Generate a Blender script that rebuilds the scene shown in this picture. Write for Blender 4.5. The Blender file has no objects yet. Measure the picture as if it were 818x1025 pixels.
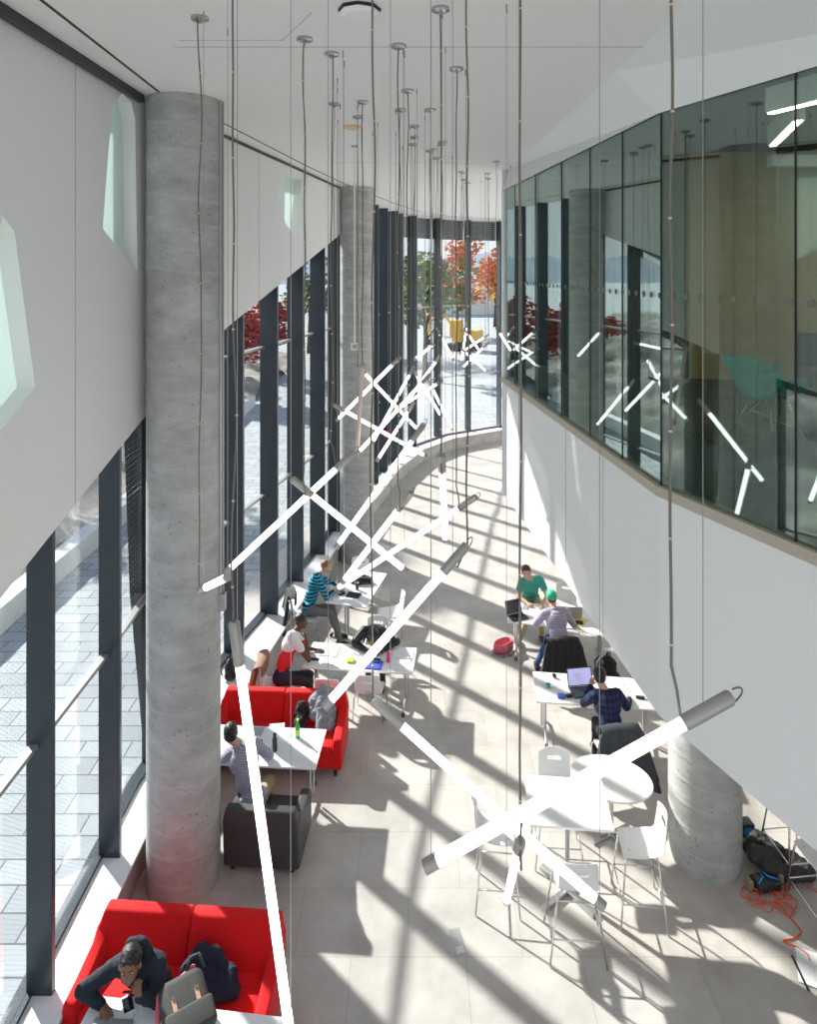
import bpy, bmesh, math, random
from mathutils import Vector, Matrix, noise
random.seed(7)
S = bpy.context.scene
COL = S.collection
PI = math.pi
H = 7.2; F = 690.0; CX = 409.0; CY = 268.0
def P(x, y, z):
    k = (H - z) / (y - CY)
    return Vector(((x - CX) * k, F * k, z))
def A(x, y, Y):
    return Vector(((x - CX) * Y / F, Y, H - (y - CY) * Y / F))

# ------------------------------------------------------------------ materials
MATS = {}
def newmat(name):
    m = bpy.data.materials.new(name); m.use_nodes = True
    MATS[name] = m
    return m, m.node_tree, m.node_tree.nodes, m.node_tree.links
def bsdf(nt): return nt.nodes['Principled BSDF']
def mat(name, col, rough=.5, metal=0., bump=0., bscale=40., var=0., vscale=3., emit=None, estr=0., spec=.5, sheen=0., trans=0.):
    m, nt, N, L = newmat(name)
    b = bsdf(nt)
    b.inputs['Base Color'].default_value = (*col, 1)
    b.inputs['Roughness'].default_value = rough
    b.inputs['Metallic'].default_value = metal
    b.inputs['Specular IOR Level'].default_value = spec
    if sheen: b.inputs['Sheen Weight'].default_value = sheen
    if trans: b.inputs['Transmission Weight'].default_value = trans
    if emit:
        b.inputs['Emission Color'].default_value = (*emit, 1); b.inputs['Emission Strength'].default_value = estr
    if bump or var:
        tc = N.new('ShaderNodeTexCoord')
    if bump:
        n = N.new('ShaderNodeTexNoise'); n.inputs['Scale'].default_value = bscale; n.inputs['Detail'].default_value = 5
        L.new(tc.outputs['Object'], n.inputs['Vector'])
        bp = N.new('ShaderNodeBump'); bp.inputs['Strength'].default_value = bump; bp.inputs['Distance'].default_value = .01
        L.new(n.outputs['Fac'], bp.inputs['Height']); L.new(bp.outputs['Normal'], b.inputs['Normal'])
    if var:
        n = N.new('ShaderNodeTexNoise'); n.inputs['Scale'].default_value = vscale; n.inputs['Detail'].default_value = 6
        L.new(tc.outputs['Object'], n.inputs['Vector'])
        r = N.new('ShaderNodeValToRGB')
        r.color_ramp.elements[0].position = .3; r.color_ramp.elements[1].position = .7
        r.color_ramp.elements[0].color = (*[c * (1 - var) for c in col], 1)
        r.color_ramp.elements[1].color = (*[min(1, c * (1 + var)) for c in col], 1)
        L.new(n.outputs['Fac'], r.inputs['Fac']); L.new(r.outputs['Color'], b.inputs['Base Color'])
    return m
def math_node(N, L, op, a, b=None):
    n = N.new('ShaderNodeMath'); n.operation = op
    if hasattr(a, 'links') or hasattr(a, 'is_linked'): L.new(a, n.inputs[0])
    else: n.inputs[0].default_value = a
    if b is not None:
        if hasattr(b, 'is_linked'): L.new(b, n.inputs[1])
        else: n.inputs[1].default_value = b
    return n.outputs[0]
def mixcol(N, L, fac, c1, c2, bt='MIX'):
    n = N.new('ShaderNodeMix'); n.data_type = 'RGBA'; n.blend_type = bt
    if hasattr(fac, 'is_linked'): L.new(fac, n.inputs[0])
    else: n.inputs[0].default_value = fac
    for i, c in ((6, c1), (7, c2)):
        if hasattr(c, 'is_linked'): L.new(c, n.inputs[i])
        else: n.inputs[i].default_value = (*c, 1)
    return n.outputs[2]
def ramp(N, L, src, stops):
    r = N.new('ShaderNodeValToRGB'); e = r.color_ramp.elements
    while len(e) < len(stops): e.new(.5)
    for i, (p, c) in enumerate(stops):
        e[i].position = p; e[i].color = (*c, 1) if hasattr(c, '__len__') else (c, c, c, 1)
    L.new(src, r.inputs['Fac']); return r.outputs['Color']

mat('plaster', (.80, .80, .79), .6, bump=.03, bscale=25)
mat('plaster_cool', (.80, .82, .83), .55, bump=.02, bscale=25)
mat('ceiling_paint', (.80, .80, .79), .7)
mat('dark_trim', (.03, .03, .032), .5)
mat('seam', (.45, .45, .44), .8)
mat('mullion', (.040, .052, .064), .34, metal=.25, var=.1)
mat('transom', (.42, .42, .42), .38, metal=.5)
mat('frame_black', (.012, .013, .015), .4)
mat('ledge_white', (.86, .86, .86), .35)
mat('ledge_wood', (.42, .28, .18), .6)
mat('ledge_conc', (.46, .45, .42), .8, bump=.1, var=.12)
mat('white_lam', (.86, .86, .86), .28)
mat('white_plastic', (.84, .84, .84), .33)
mat('alu', (.55, .56, .57), .32, metal=.9)
mat('chrome', (.75, .75, .75), .12, metal=1.)
mat('black_plastic', (.02, .02, .022), .4)
mat('rubber', (.015, .015, .015), .7)
mat('red_fabric', (.72, .008, .010), .8, bump=.08, bscale=300, var=.05, vscale=30, sheen=.1, spec=.2)
mat('grey_vinyl', (.055, .055, .055), .48, bump=.05, bscale=120)
mat('canopy_metal', (.50, .50, .50), .22, metal=.9)
mat('housing', (.40, .385, .36), .38, metal=.4)
mat('cord', (.18, .155, .125), .6)
mat('tie', (.75, .55, .35), .5)
mat('wire', (.35, .35, .34), .4, metal=.6)
mat('tube_glow', (.9, .9, .9), .3, emit=(1, .99, .97), estr=4.2)
mat('tube_unlit', (.62, .52, .46), .45)
mat('galv', (.42, .43, .43), .4, metal=.6)
mat('tan_wall', (.56, .42, .20), .8, var=.06, vscale=.8)
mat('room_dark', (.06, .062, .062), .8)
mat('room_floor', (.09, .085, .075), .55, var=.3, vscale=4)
mat('sill_bronze', (.46, .42, .34), .5)
mat('light_strip', (1, 1, 1), .4, emit=(1, .90, .70), estr=19)
mat('teal_shell', (.04, .38, .34), .4)
mat('olive_shell', (.38, .42, .10), .4)
mat('paper', (.82, .83, .83), .7)
mat('paper_yellow', (.78, .72, .30), .7)
mat('dot_grey', (.16, .18, .17), .7)
mat('silver', (.55, .55, .56), .3, metal=.6)
mat('screen_dark', (.02, .02, .025), .15)
mat('screen_text', (.35, .35, .6), .2, emit=(.42, .42, .72), estr=.9)
mat('jacket_black', (.012, .012, .015), .9, bump=.3, bscale=30, sheen=.2)
mat('jacket_slate', (.035, .042, .052), .75, bump=.3, bscale=20)
mat('jacket_brown', (.30, .17, .12), .8, bump=.4, bscale=25)
mat('jacket_navy', (.012, .013, .035), .85, bump=.4, bscale=25)
mat('hoodie_grey', (.27, .28, .31), .9, bump=.4, bscale=35, var=.12, vscale=60)
mat('bag_dark', (.045, .045, .043), .75, bump=.25, bscale=60, var=.1, vscale=12)
mat('bag_pink', (.62, .13, .17), .7, bump=.2)
mat('leather_tan', (.58, .32, .20), .55)
mat('orange_cord', (.85, .10, .02), .5)
mat('blue_strap', (.02, .30, .75), .5)
mat('khaki', (.28, .23, .15), .8)
mat('skin_brown', (.24, .125, .075), .5, spec=.3)
mat('skin_dark', (.13, .065, .04), .5, spec=.3)
mat('skin_light', (.62, .38, .28), .5, spec=.3)
mat('hair_black', (.010, .009, .009), .42, bump=.6, bscale=90)
mat('hair_brown', (.09, .05, .028), .5, bump=.6, bscale=90)
mat('hair_ginger', (.26, .12, .05), .5, bump=.6, bscale=90)
mat('eye_white', (.7, .7, .68), .2); mat('eye_dark', (.01, .008, .006), .15)
mat('lips', (.34, .14, .11), .5)
mat('navy_sweat', (.012, .020, .032), .85, bump=.25, bscale=30)
mat('teal_tee', (.06, .40, .33), .85, bump=.2, bscale=25)
mat('track_black', (.012, .013, .017), .6, bump=.2, bscale=25)
mat('stripe_white', (.75, .75, .75), .7)
mat('trouser_grey', (.16, .16, .165), .85, bump=.2)
mat('trouser_dark', (.03, .03, .04), .85, bump=.2)
mat('jeans', (.04, .10, .22), .85, bump=.2)
mat('chino', (.42, .33, .20), .85, bump=.2)
mat('cap_green', (.03, .50, .26), .7)
mat('cap_dark_green', (.01, .16, .08), .7)
mat('maroon', (.20, .02, .03), .7)
mat('bottle_green', (.02, .42, .10), .1, spec=.8)
mat('label_lime', (.55, .75, .05), .5)
mat('yellow', (.85, .78, .05), .5); mat('pink_bottle', (.85, .02, .22), .2)
mat('blue_book', (.05, .10, .55), .5); mat('navy_book', (.02, .05, .16), .5)
mat('lime_box', (.60, .68, .06), .5)
mat('steel_dark', (.05, .05, .052), .3, metal=.5)
mat('red_paint', (.75, .01, .01), .4)
mat('trunk', (.10, .075, .055), .9)
mat('leaf_orange', (.62, .20, .05), .8, var=.3, vscale=1)
mat('leaf_gold', (.65, .42, .08), .8, var=.3, vscale=1)
mat('leaf_red', (.42, .06, .05), .8, var=.3, vscale=1)
mat('leaf_green', (.16, .24, .08), .8, var=.3, vscale=1)
mat('rock', (.42, .39, .34), .9, bump=1., bscale=6, var=.35, vscale=2.5)
mat('white_conc', (.72, .71, .68), .8, var=.06)
mat('soil', (.30, .28, .25), .95, bump=.6, bscale=8, var=.35, vscale=1.2)
mat('hill', (.22, .27, .33), 1.)
mat('exc_yellow', (.75, .42, .03), .5)

def m_plaid(name, base, line, sc, w=.16, dark=None):
    m, nt, N, L = newmat(name); b = bsdf(nt); b.inputs['Roughness'].default_value = .85
    tc = N.new('ShaderNodeTexCoord'); sp = N.new('ShaderNodeSeparateXYZ'); L.new(tc.outputs['Object'], sp.inputs[0])
    fs = []
    for ax in ('X', 'Z', 'Y'):
        a = math_node(N, L, 'MULTIPLY', sp.outputs[ax], sc); a = math_node(N, L, 'FRACT', a)
        fs.append(math_node(N, L, 'LESS_THAN', a, w))
    f = math_node(N, L, 'ADD', fs[0], fs[1]); f = math_node(N, L, 'MULTIPLY', f, .5)
    c = mixcol(N, L, f, base, line)
    L.new(c, b.inputs['Base Color'])
m_plaid('plaid_light', (.22, .22, .33), (.62, .62, .70), 42, .3)
m_plaid('plaid_violet', (.30, .26, .38), (.60, .58, .68), 30, .3)
m_plaid('plaid_navy', (.018, .028, .12), (.004, .006, .02), 14, .5)
def m_bands(name, stops, scale=1., rep=False, rough=.8, axis='Z'):
    m, nt, N, L = newmat(name); b = bsdf(nt); b.inputs['Roughness'].default_value = rough
    tc = N.new('ShaderNodeTexCoord'); sp = N.new('ShaderNodeSeparateXYZ'); L.new(tc.outputs['Object'], sp.inputs[0])
    a = math_node(N, L, 'MULTIPLY', sp.outputs[axis], scale)
    if rep: a = math_node(N, L, 'FRACT', a)
    r = N.new('ShaderNodeValToRGB'); r.color_ramp.interpolation = 'CONSTANT'; e = r.color_ramp.elements
    while len(e) < len(stops): e.new(.5)
    for i, (p, c) in enumerate(stops): e[i].position = p; e[i].color = (*c, 1)
    L.new(a, r.inputs['Fac']); L.new(r.outputs['Color'], b.inputs['Base Color'])
m_bands('stripe_teal', [(0, (.01, .012, .03)), (.5, (.03, .42, .62))], 17, True)
m_bands('polo_tricolour', [(0, (.015, .02, .07)), (.68, (.75, .02, .03)), (.93, (.78, .78, .78))])

def m_concrete():
    m, nt, N, L = newmat('concrete'); b = bsdf(nt); b.inputs['Roughness'].default_value = .72
    tc = N.new('ShaderNodeTexCoord'); sp = N.new('ShaderNodeSeparateXYZ'); L.new(tc.outputs['Object'], sp.inputs[0])
    # spiral-form lines, a little uneven
    n0 = N.new('ShaderNodeTexNoise'); n0.inputs['Scale'].default_value = 1.6; n0.inputs['Detail'].default_value = 3
    L.new(tc.outputs['Object'], n0.inputs['Vector'])
    tilt = math_node(N, L, 'MULTIPLY', sp.outputs['X'], .10)
    z = math_node(N, L, 'ADD', sp.outputs['Z'], tilt)
    w = math_node(N, L, 'MULTIPLY', n0.outputs['Fac'], .10); z = math_node(N, L, 'ADD', z, w)
    f = math_node(N, L, 'MULTIPLY', z, 3.6); f = math_node(N, L, 'FRACT', f)
    f = math_node(N, L, 'SUBTRACT', f, .5); f = math_node(N, L, 'ABSOLUTE', f)
    line = ramp(N, L, f, [(0, 0), (.40, 0), (.455, .8), (.475, .1), (.5, 1)])
    n1 = N.new('ShaderNodeTexNoise'); n1.inputs['Scale'].default_value = 2.2; n1.inputs['Detail'].default_value = 10; n1.inputs['Roughness'].default_value = .7
    mp = N.new('ShaderNodeMapping'); mp.inputs['Scale'].default_value = (1, 1, 1.7)
    L.new(tc.outputs['Object'], mp.inputs[0]); L.new(mp.outputs[0], n1.inputs['Vector'])
    base = ramp(N, L, n1.outputs['Fac'], [(.25, (.27, .27, .265)), (.5, (.42, .42, .41)), (.75, (.56, .56, .55))])
    v = N.new('ShaderNodeTexVoronoi'); v.inputs['Scale'].default_value = 14; L.new(tc.outputs['Object'], v.inputs['Vector'])
    nsz = N.new('ShaderNodeTexNoise'); nsz.inputs['Scale'].default_value = 5; L.new(tc.outputs['Object'], nsz.inputs['Vector'])
    th = math_node(N, L, 'MULTIPLY', nsz.outputs['Fac'], .30); th = math_node(N, L, 'SUBTRACT', th, .05)
    pore = math_node(N, L, 'LESS_THAN', v.outputs['Distance'], th)
    c = mixcol(N, L, pore, base, (.15, .15, .145))
    lf = math_node(N, L, 'MULTIPLY', line, .5)
    c = mixcol(N, L, lf, c, (.62, .62, .61))
    L.new(c, b.inputs['Base Color'])
    h = math_node(N, L, 'MULTIPLY', line, .8); h2 = math_node(N, L, 'MULTIPLY', pore, -.6); h = math_node(N, L, 'ADD', h, h2)
    bp = N.new('ShaderNodeBump'); bp.inputs['Strength'].default_value = .6; bp.inputs['Distance'].default_value = .012
    L.new(h, bp.inputs['Height']); L.new(bp.outputs['Normal'], b.inputs['Normal'])
m_concrete()
def m_floor():
    m, nt, N, L = newmat('floor_tile'); b = bsdf(nt)
    tc = N.new('ShaderNodeTexCoord')
    n1 = N.new('ShaderNodeTexNoise'); n1.inputs['Scale'].default_value = 1.6; n1.inputs['Detail'].default_value = 9; n1.inputs['Roughness'].default_value = .65
    L.new(tc.outputs['Object'], n1.inputs['Vector'])
    base = ramp(N, L, n1.outputs['Fac'], [(.28, (.40, .37, .34)), (.5, (.50, .47, .44)), (.72, (.60, .57, .54))])
    br = N.new('ShaderNodeTexBrick'); L.new(tc.outputs['Object'], br.inputs['Vector'])
    br.offset = .5; br.inputs['Scale'].default_value = 1; br.inputs['Mortar Size'].default_value = .004
    br.inputs['Brick Width'].default_value = 1.2; br.inputs['Row Height'].default_value = .8
    br.inputs['Color1'].default_value = (1, 1, 1, 1); br.inputs['Color2'].default_value = (.90, .90, .90, 1); br.inputs['Mortar'].default_value = (.72, .70, .68, 1)
    c = mixcol(N, L, 1., base, br.outputs['Color'], 'MULTIPLY')
    L.new(c, b.inputs['Base Color'])
    b.inputs['Roughness'].default_value = .42
    b.inputs['Specular IOR Level'].default_value = .45
m_floor()
def m_paver():
    m, nt, N, L = newmat('paver'); b = bsdf(nt); b.inputs['Roughness'].default_value = .8
    tc = N.new('ShaderNodeTexCoord')
    br = N.new('ShaderNodeTexBrick'); L.new(tc.outputs['Object'], br.inputs['Vector'])
    br.inputs['Scale'].default_value = 1; br.inputs['Mortar Size'].default_value = .012
    br.inputs['Brick Width'].default_value = .7; br.inputs['Row Height'].default_value = .35
    br.inputs['Color1'].default_value = (.30, .33, .35, 1); br.inputs['Color2'].default_value = (.40, .43, .45, 1); br.inputs['Mortar'].default_value = (.12, .13, .14, 1)
    L.new(br.outputs['Color'], b.inputs['Base Color'])
m_paver()
def m_glass(name, tint, gloss_col, ior, frit=False, rough=0.):
    m, nt, N, L = newmat(name); N.remove(bsdf(nt)); out = N['Material Output']
    t = N.new('ShaderNodeBsdfTransparent'); t.inputs[0].default_value = (*tint, 1)
    g = N.new('ShaderNodeBsdfGlossy'); g.inputs['Roughness'].default_value = rough; g.inputs[0].default_value = (*gloss_col, 1)
    fr = N.new('ShaderNodeFresnel'); ge = N.new('ShaderNodeNewGeometry')   # same reflectance from either side of the sheet
    L.new(math_node(N, L, 'ADD', math_node(N, L, 'MULTIPLY', ge.outputs['Backfacing'], 1 / ior - ior), ior), fr.inputs['IOR'])
    mx = N.new('ShaderNodeMixShader'); L.new(fr.outputs[0], mx.inputs[0]); L.new(t.outputs[0], mx.inputs[1]); L.new(g.outputs[0], mx.inputs[2])
    res = mx.outputs[0]
    if frit:
        tc = N.new('ShaderNodeTexCoord'); sp = N.new('ShaderNodeSeparateXYZ'); L.new(tc.outputs['Object'], sp.inputs[0])
        d = []
        for ax in ('Y', 'Z'):
            a = math_node(N, L, 'MULTIPLY', sp.outputs[ax], 22); a = math_node(N, L, 'FRACT', a)
            a = math_node(N, L, 'SUBTRACT', a, .5); d.append(math_node(N, L, 'POWER', math_node(N, L, 'ABSOLUTE', a), 2))
        r = math_node(N, L, 'ADD', d[0], d[1]); r = math_node(N, L, 'LESS_THAN', r, .007)
        df = N.new('ShaderNodeBsdfDiffuse'); df.inputs[0].default_value = (.45, .48, .5, 1)
        m2 = N.new('ShaderNodeMixShader'); L.new(r, m2.inputs[0]); L.new(res, m2.inputs[1]); L.new(df.outputs[0], m2.inputs[2]); res = m2.outputs[0]
    L.new(res, out.inputs['Surface'])
m_glass('facade_glass', (.93, .96, .97), (1, 1, 1), 1.45, frit=True)
m_glass('far_glass', (.95, .97, .97), (1, 1, 1), 1.4)
m_glass('teal_glass', (.80, .87, .83), (.86, 1.0, .97), 2.4)
m_glass('clear_glass', (.9, .95, .95), (1, 1, 1), 1.45)
def m_perf():
    m, nt, N, L = newmat('perforated'); b = bsdf(nt); out = N['Material Output']
    b.inputs['Base Color'].default_value = (.012, .013, .015, 1); b.inputs['Roughness'].default_value = .6
    tc = N.new('ShaderNodeTexCoord'); sp = N.new('ShaderNodeSeparateXYZ'); L.new(tc.outputs['UV'], sp.inputs[0])
    d = []
    for ax in ('X', 'Y'):
        a = math_node(N, L, 'MULTIPLY', sp.outputs[ax], 13.); a = math_node(N, L, 'FRACT', a)
        a = math_node(N, L, 'SUBTRACT', a, .5); d.append(math_node(N, L, 'POWER', math_node(N, L, 'ABSOLUTE', a), 2))
    r = math_node(N, L, 'ADD', d[0], d[1]); r = math_node(N, L, 'LESS_THAN', r, .022)
    t = N.new('ShaderNodeBsdfTransparent'); mx = N.new('ShaderNodeMixShader')
    L.new(r, mx.inputs[0]); L.new(b.outputs[0], mx.inputs[1]); L.new(t.outputs[0], mx.inputs[2]); L.new(mx.outputs[0], out.inputs['Surface'])
m_perf()
def m_frost():
    m, nt, N, L = newmat('frosted_pane'); N.remove(bsdf(nt)); out = N['Material Output']
    a = N.new('ShaderNodeBsdfTranslucent'); a.inputs[0].default_value = (.80, .90, .87, 1)
    d = N.new('ShaderNodeBsdfDiffuse'); d.inputs[0].default_value = (.85, .90, .88, 1)
    mx = N.new('ShaderNodeMixShader'); mx.inputs[0].default_value = .55
    L.new(a.outputs[0], mx.inputs[1]); L.new(d.outputs[0], mx.inputs[2]); L.new(mx.outputs[0], out.inputs['Surface'])
m_frost()

# ------------------------------------------------------------------ mesh helpers
class MB:
    def __init__(s): s.v = []; s.f = []; s.uv = None
    def add(s, vs, fs):
        o = len(s.v); s.v += [Vector(p) for p in vs]; s.f += [[i + o for i in f] for f in fs]; return s
    def box(s, c, d, rz=0., M=None):
        x, y, z = d[0] / 2, d[1] / 2, d[2] / 2
        R = M or Matrix.Rotation(rz, 3, 'Z'); c = Vector(c)
        vs = [c + R @ Vector(q) for q in ((-x, -y, -z), (x, -y, -z), (x, y, -z), (-x, y, -z), (-x, -y, z), (x, -y, z), (x, y, z), (-x, y, z))]
        return s.add(vs, [(0, 3, 2, 1), (4, 5, 6, 7), (0, 1, 5, 4), (1, 2, 6, 5), (2, 3, 7, 6), (3, 0, 4, 7)])
    def bar(s, a, b, w, t):                     # rectangular bar from a to b
        a = Vector(a); b = Vector(b); d = b - a; l = d.length; d.normalize()
        up = Vector((0, 0, 1)) if abs(d.z) < .95 else Vector((0, 1, 0))
        x = d.cross(up).normalized(); z = x.cross(d)
        M = Matrix((x, d, z)).transposed()
        return s.box((a + b) / 2, (w, l, t), M=M)
    def tube(s, pts, r, n=10, closed=False):
        pts = [Vector(p) for p in pts]; m = len(pts)
        rs = r if hasattr(r, '__len__') else [r] * m
        vs = []; fs = []; prev = None
        for i, p in enumerate(pts):
            if closed: d = pts[(i + 1) % m] - pts[i - 1]
            else: d = pts[min(i + 1, m - 1)] - pts[max(i - 1, 0)]
            if d.length < 1e-9: d = Vector((0, 0, 1))
            d.normalize()
            if prev is None:
                x = d.orthogonal().normalized()
            else:
                x = prev - d * prev.dot(d)
                x = x.normalized() if x.length > 1e-6 else d.orthogonal().normalized()
            prev = x; y = d.cross(x)
            for k in range(n):
                a = 2 * PI * k / n; vs.append(p + (x * math.cos(a) + y * math.sin(a)) * rs[i])
        for i in range(m if closed else m - 1):
            j = (i + 1) % m
            for k in range(n):
                k2 = (k + 1) % n; fs.append((i * n + k, i * n + k2, j * n + k2, j * n + k))
        if not closed:
            fs.append(tuple(range(n - 1, -1, -1))); fs.append(tuple((m - 1) * n + k for k in range(n)))
        return s.add(vs, fs)
    def lathe(s, prof, c=(0, 0, 0), n=24, sx=1., sy=1.):
        c = Vector(c); vs = []; fs = []
        for r, z in prof:
            for k in range(n):
                a = 2 * PI * k / n; vs.append(c + Vector((r * sx * math.cos(a), r * sy * math.sin(a), z)))
        m = len(prof)
        for i in range(m - 1):
            for k in range(n):
                k2 = (k + 1) % n; fs.append((i * n + k, i * n + k2, (i + 1) * n + k2, (i + 1) * n + k))
        fs.append(tuple(range(n - 1, -1, -1))); fs.append(tuple((m - 1) * n + k for k in range(n)))
        return s.add(vs, fs)
    def prism(s, poly, d):                      # closed 3D polygon extruded by vector d
        n = len(poly); d = Vector(d); vs = [Vector(p) for p in poly] + [Vector(p) + d for p in poly]
        fs = [tuple(range(n - 1, -1, -1)), tuple(range(n, 2 * n))] + [(i, (i + 1) % n, n + (i + 1) % n, n + i) for i in range(n)]
        return s.add(vs, fs)
    def grid(s, fn, nu, nv, skip=None):
        vs = [fn(i / nu, j / nv) for j in range(nv + 1) for i in range(nu + 1)]
        fs = [(j * (nu + 1) + i, j * (nu + 1) + i + 1, (j + 1) * (nu + 1) + i + 1, (j + 1) * (nu + 1) + i)
              for j in range(nv) for i in range(nu) if not (skip and skip(i, j))]
        return s.add(vs, fs)
    def sph(s, c, r, n=16, M=None):
        r = r if hasattr(r, '__len__') else (r, r, r); c = Vector(c); vs = []; fs = []; m = n // 2
        R = M or Matrix.Identity(3)
        for j in range(1, m):
            t = PI * j / m
            for k in range(n):
                a = 2 * PI * k / n
                vs.append(c + R @ Vector((r[0] * math.sin(t) * math.cos(a), r[1] * math.sin(t) * math.sin(a), r[2] * math.cos(t))))
        for j in range(m - 2):
            for k in range(n):
                k2 = (k + 1) % n; fs.append((j * n + k, (j + 1) * n + k, (j + 1) * n + k2, j * n + k2))
        vs.append(c + R @ Vector((0, 0, r[2]))); vs.append(c + R @ Vector((0, 0, -r[2])))
        t = len(vs) - 2
        for k in range(n):
            k2 = (k + 1) % n; fs.append((t, k, k2)); fs.append((t + 1, (m - 2) * n + k2, (m - 2) * n + k))
        return s.add(vs, fs)
    def cap(s, a, b, ra, rb, n=12):             # tapered capsule
        a = Vector(a); b = Vector(b); d = b - a; l = d.length
        if l < 1e-5: return s.sph(a, max(ra, rb), n)
        d.normalize(); pts = []; rs = []
        for t in (.05, .35, .65, .9): pts.append(a - d * ra * math.cos(t * PI / 2)); rs.append(ra * math.sin(t * PI / 2))
        pts.append(a); rs.append(ra); pts.append(b); rs.append(rb)
        for t in (.9, .65, .35, .05): pts.append(b + d * rb * math.cos(t * PI / 2)); rs.append(rb * math.sin(t * PI / 2))
        return s.tube(pts, rs, n)
    def build(s, name, m, parent=None, smooth=False, bevel=0., bseg=2, loc=None, recalc=True, solid=0., sub=0, auto=None):
        me = bpy.data.meshes.new(name); me.from_pydata([tuple(p) for p in s.v], [], s.f); me.update()
        if recalc:
            bm = bmesh.new(); bm.from_mesh(me); bmesh.ops.recalc_face_normals(bm, faces=bm.faces); bm.to_mesh(me); bm.free()
        mm = m if isinstance(m, (list, tuple)) else [m]
        for q in mm: me.materials.append(MATS[q])
        if smooth: me.polygons.foreach_set('use_smooth', [True] * len(me.polygons))
        if s.uv:
            ul = me.uv_layers.new(name='UVMap')
            for poly in me.polygons:
                for li in poly.loop_indices: ul.data[li].uv = s.uv(Vector(me.vertices[me.loops[li].vertex_index].co))
        o = bpy.data.objects.new(name, me); COL.objects.link(o)
        if parent: o.parent = parent
        if loc is not None: o.location = loc
        if solid:
            q = o.modifiers.new('solid', 'SOLIDIFY'); q.thickness = solid; q.offset = 0
        if bevel:
            q = o.modifiers.new('bevel', 'BEVEL'); q.width = bevel; q.segments = bseg; q.limit_method = 'ANGLE'; q.angle_limit = .6
        if sub:
            q = o.modifiers.new('sub', 'SUBSURF'); q.levels = sub; q.render_levels = sub
        if auto is not None and smooth:
            q = o.modifiers.new('ws', 'WEIGHTED_NORMAL') if False else None
            me.set_sharp_from_angle(angle=auto)
        return o
    def blob(s, name, m, parent=None, voxel=.012, it=6, disp=0., dscale=.12, loc=None):
        o = s.build(name, m, parent, loc=loc)
        q = o.modifiers.new('remesh', 'REMESH'); q.mode = 'VOXEL'; q.voxel_size = voxel; q.use_smooth_shade = True
        q = o.modifiers.new('smooth', 'SMOOTH'); q.iterations = it; q.factor = .5
        if disp:
            t = bpy.data.textures.new(name + '_folds', 'CLOUDS'); t.noise_scale = dscale; t.noise_depth = 2
            q = o.modifiers.new('disp', 'DISPLACE'); q.texture = t; q.strength = disp; q.mid_level = .5
            q = o.modifiers.new('smooth2', 'SMOOTH'); q.iterations = 2; q.factor = .5
        return o
def setp(o, label=None, cat=None, group=None, kind=None):
    if label: o['label'] = label
    if cat: o['category'] = cat
    if group: o['group'] = group
    if kind: o['kind'] = kind
    return o
def empty(name, loc=(0, 0, 0), rz=0., label=None, cat=None, group=None, kind=None):
    e = bpy.data.objects.new(name, None); COL.objects.link(e); e.location = loc; e.rotation_euler = (0, 0, rz); e.empty_display_size = .1
    return setp(e, label, cat, group, kind)
def copy_tree(o, parent=None):
    c = o.copy(); COL.objects.link(c); c.parent = parent
    for ch in list(o.children): copy_tree(ch, c)
    return c
def place(proto, used, loc, rz, label, group=None, cat=None):
    o = copy_tree(proto) if used else proto
    o.location = loc; o.rotation_euler = (0, 0, rz); o['label'] = label
    if group: o['group'] = group
    return o
def lerp(path, Y):
    for (x0, y0), (x1, y1) in zip(path, path[1:]):
        if Y <= y1: return x0 + (x1 - x0) * (Y - y0) / (y1 - y0)
    return path[-1][0]

ZC = 9.18
# ------------------------------------------------------------------ the shell
INNER = [(-3.12, -3), (-3.12, 8.2), (-2.60, 11.1), (-1.70, 16.8), (-1.30, 18.6), (-.25, 23.4), (.6, 25.7), (1.8, 27.3), (3.87, 28.7), (6.5, 29.6), (10, 30)]
FRONT = [(-3.30, -3), (-3.30, 9.0), (-3.12, 10.6), (-2.87, 12.0), (-2.54, 13.4), (-2.26, 14.8), (-1.965, 16.2), (-1.72, 17.6), (-1.30, 19.6), (-.95, 21.4), (-.55, 23.3), (.3, 25.8), (1.6, 27.6), (3.8, 29.0), (6.4, 29.9), (10, 30.3)]
def offs(path, d):
    out = []
    for i, p in enumerate(path):
        a = Vector(path[max(i - 1, 0)]); b = Vector(path[min(i + 1, len(path) - 1)]); t = (b - a).normalized()
        out.append((p[0] - t.y * d, p[1] + t.x * d))
    return out
DEP = lambda y: .24 if y < 9 else .36
GLASS = [(lambda p: p)(offs(FRONT, DEP(FRONT[i][1]))[i]) for i in range(len(FRONT))]
# floor
MB().prism([(-3.6, -3, -.25), (14, -3, -.25), (14, 31, -.25), (1, 31, -.25), (-1.5, 25, -.25), (-3.6, 16, -.25)], (0, 0, .25)).build('floor', 'floor_tile')
setp(bpy.data.objects['floor'], kind='structure')
out = offs(FRONT, .6)
b = MB(); b.prism([(x, y, ZC) for x, y in out] + [(14, 30), (14, -3)][:0] + [(14, 30.5, ZC), (14, -3, ZC)], (0, 0, .5))
setp(b.build('ceiling', 'ceiling_paint'), kind='structure')
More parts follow.
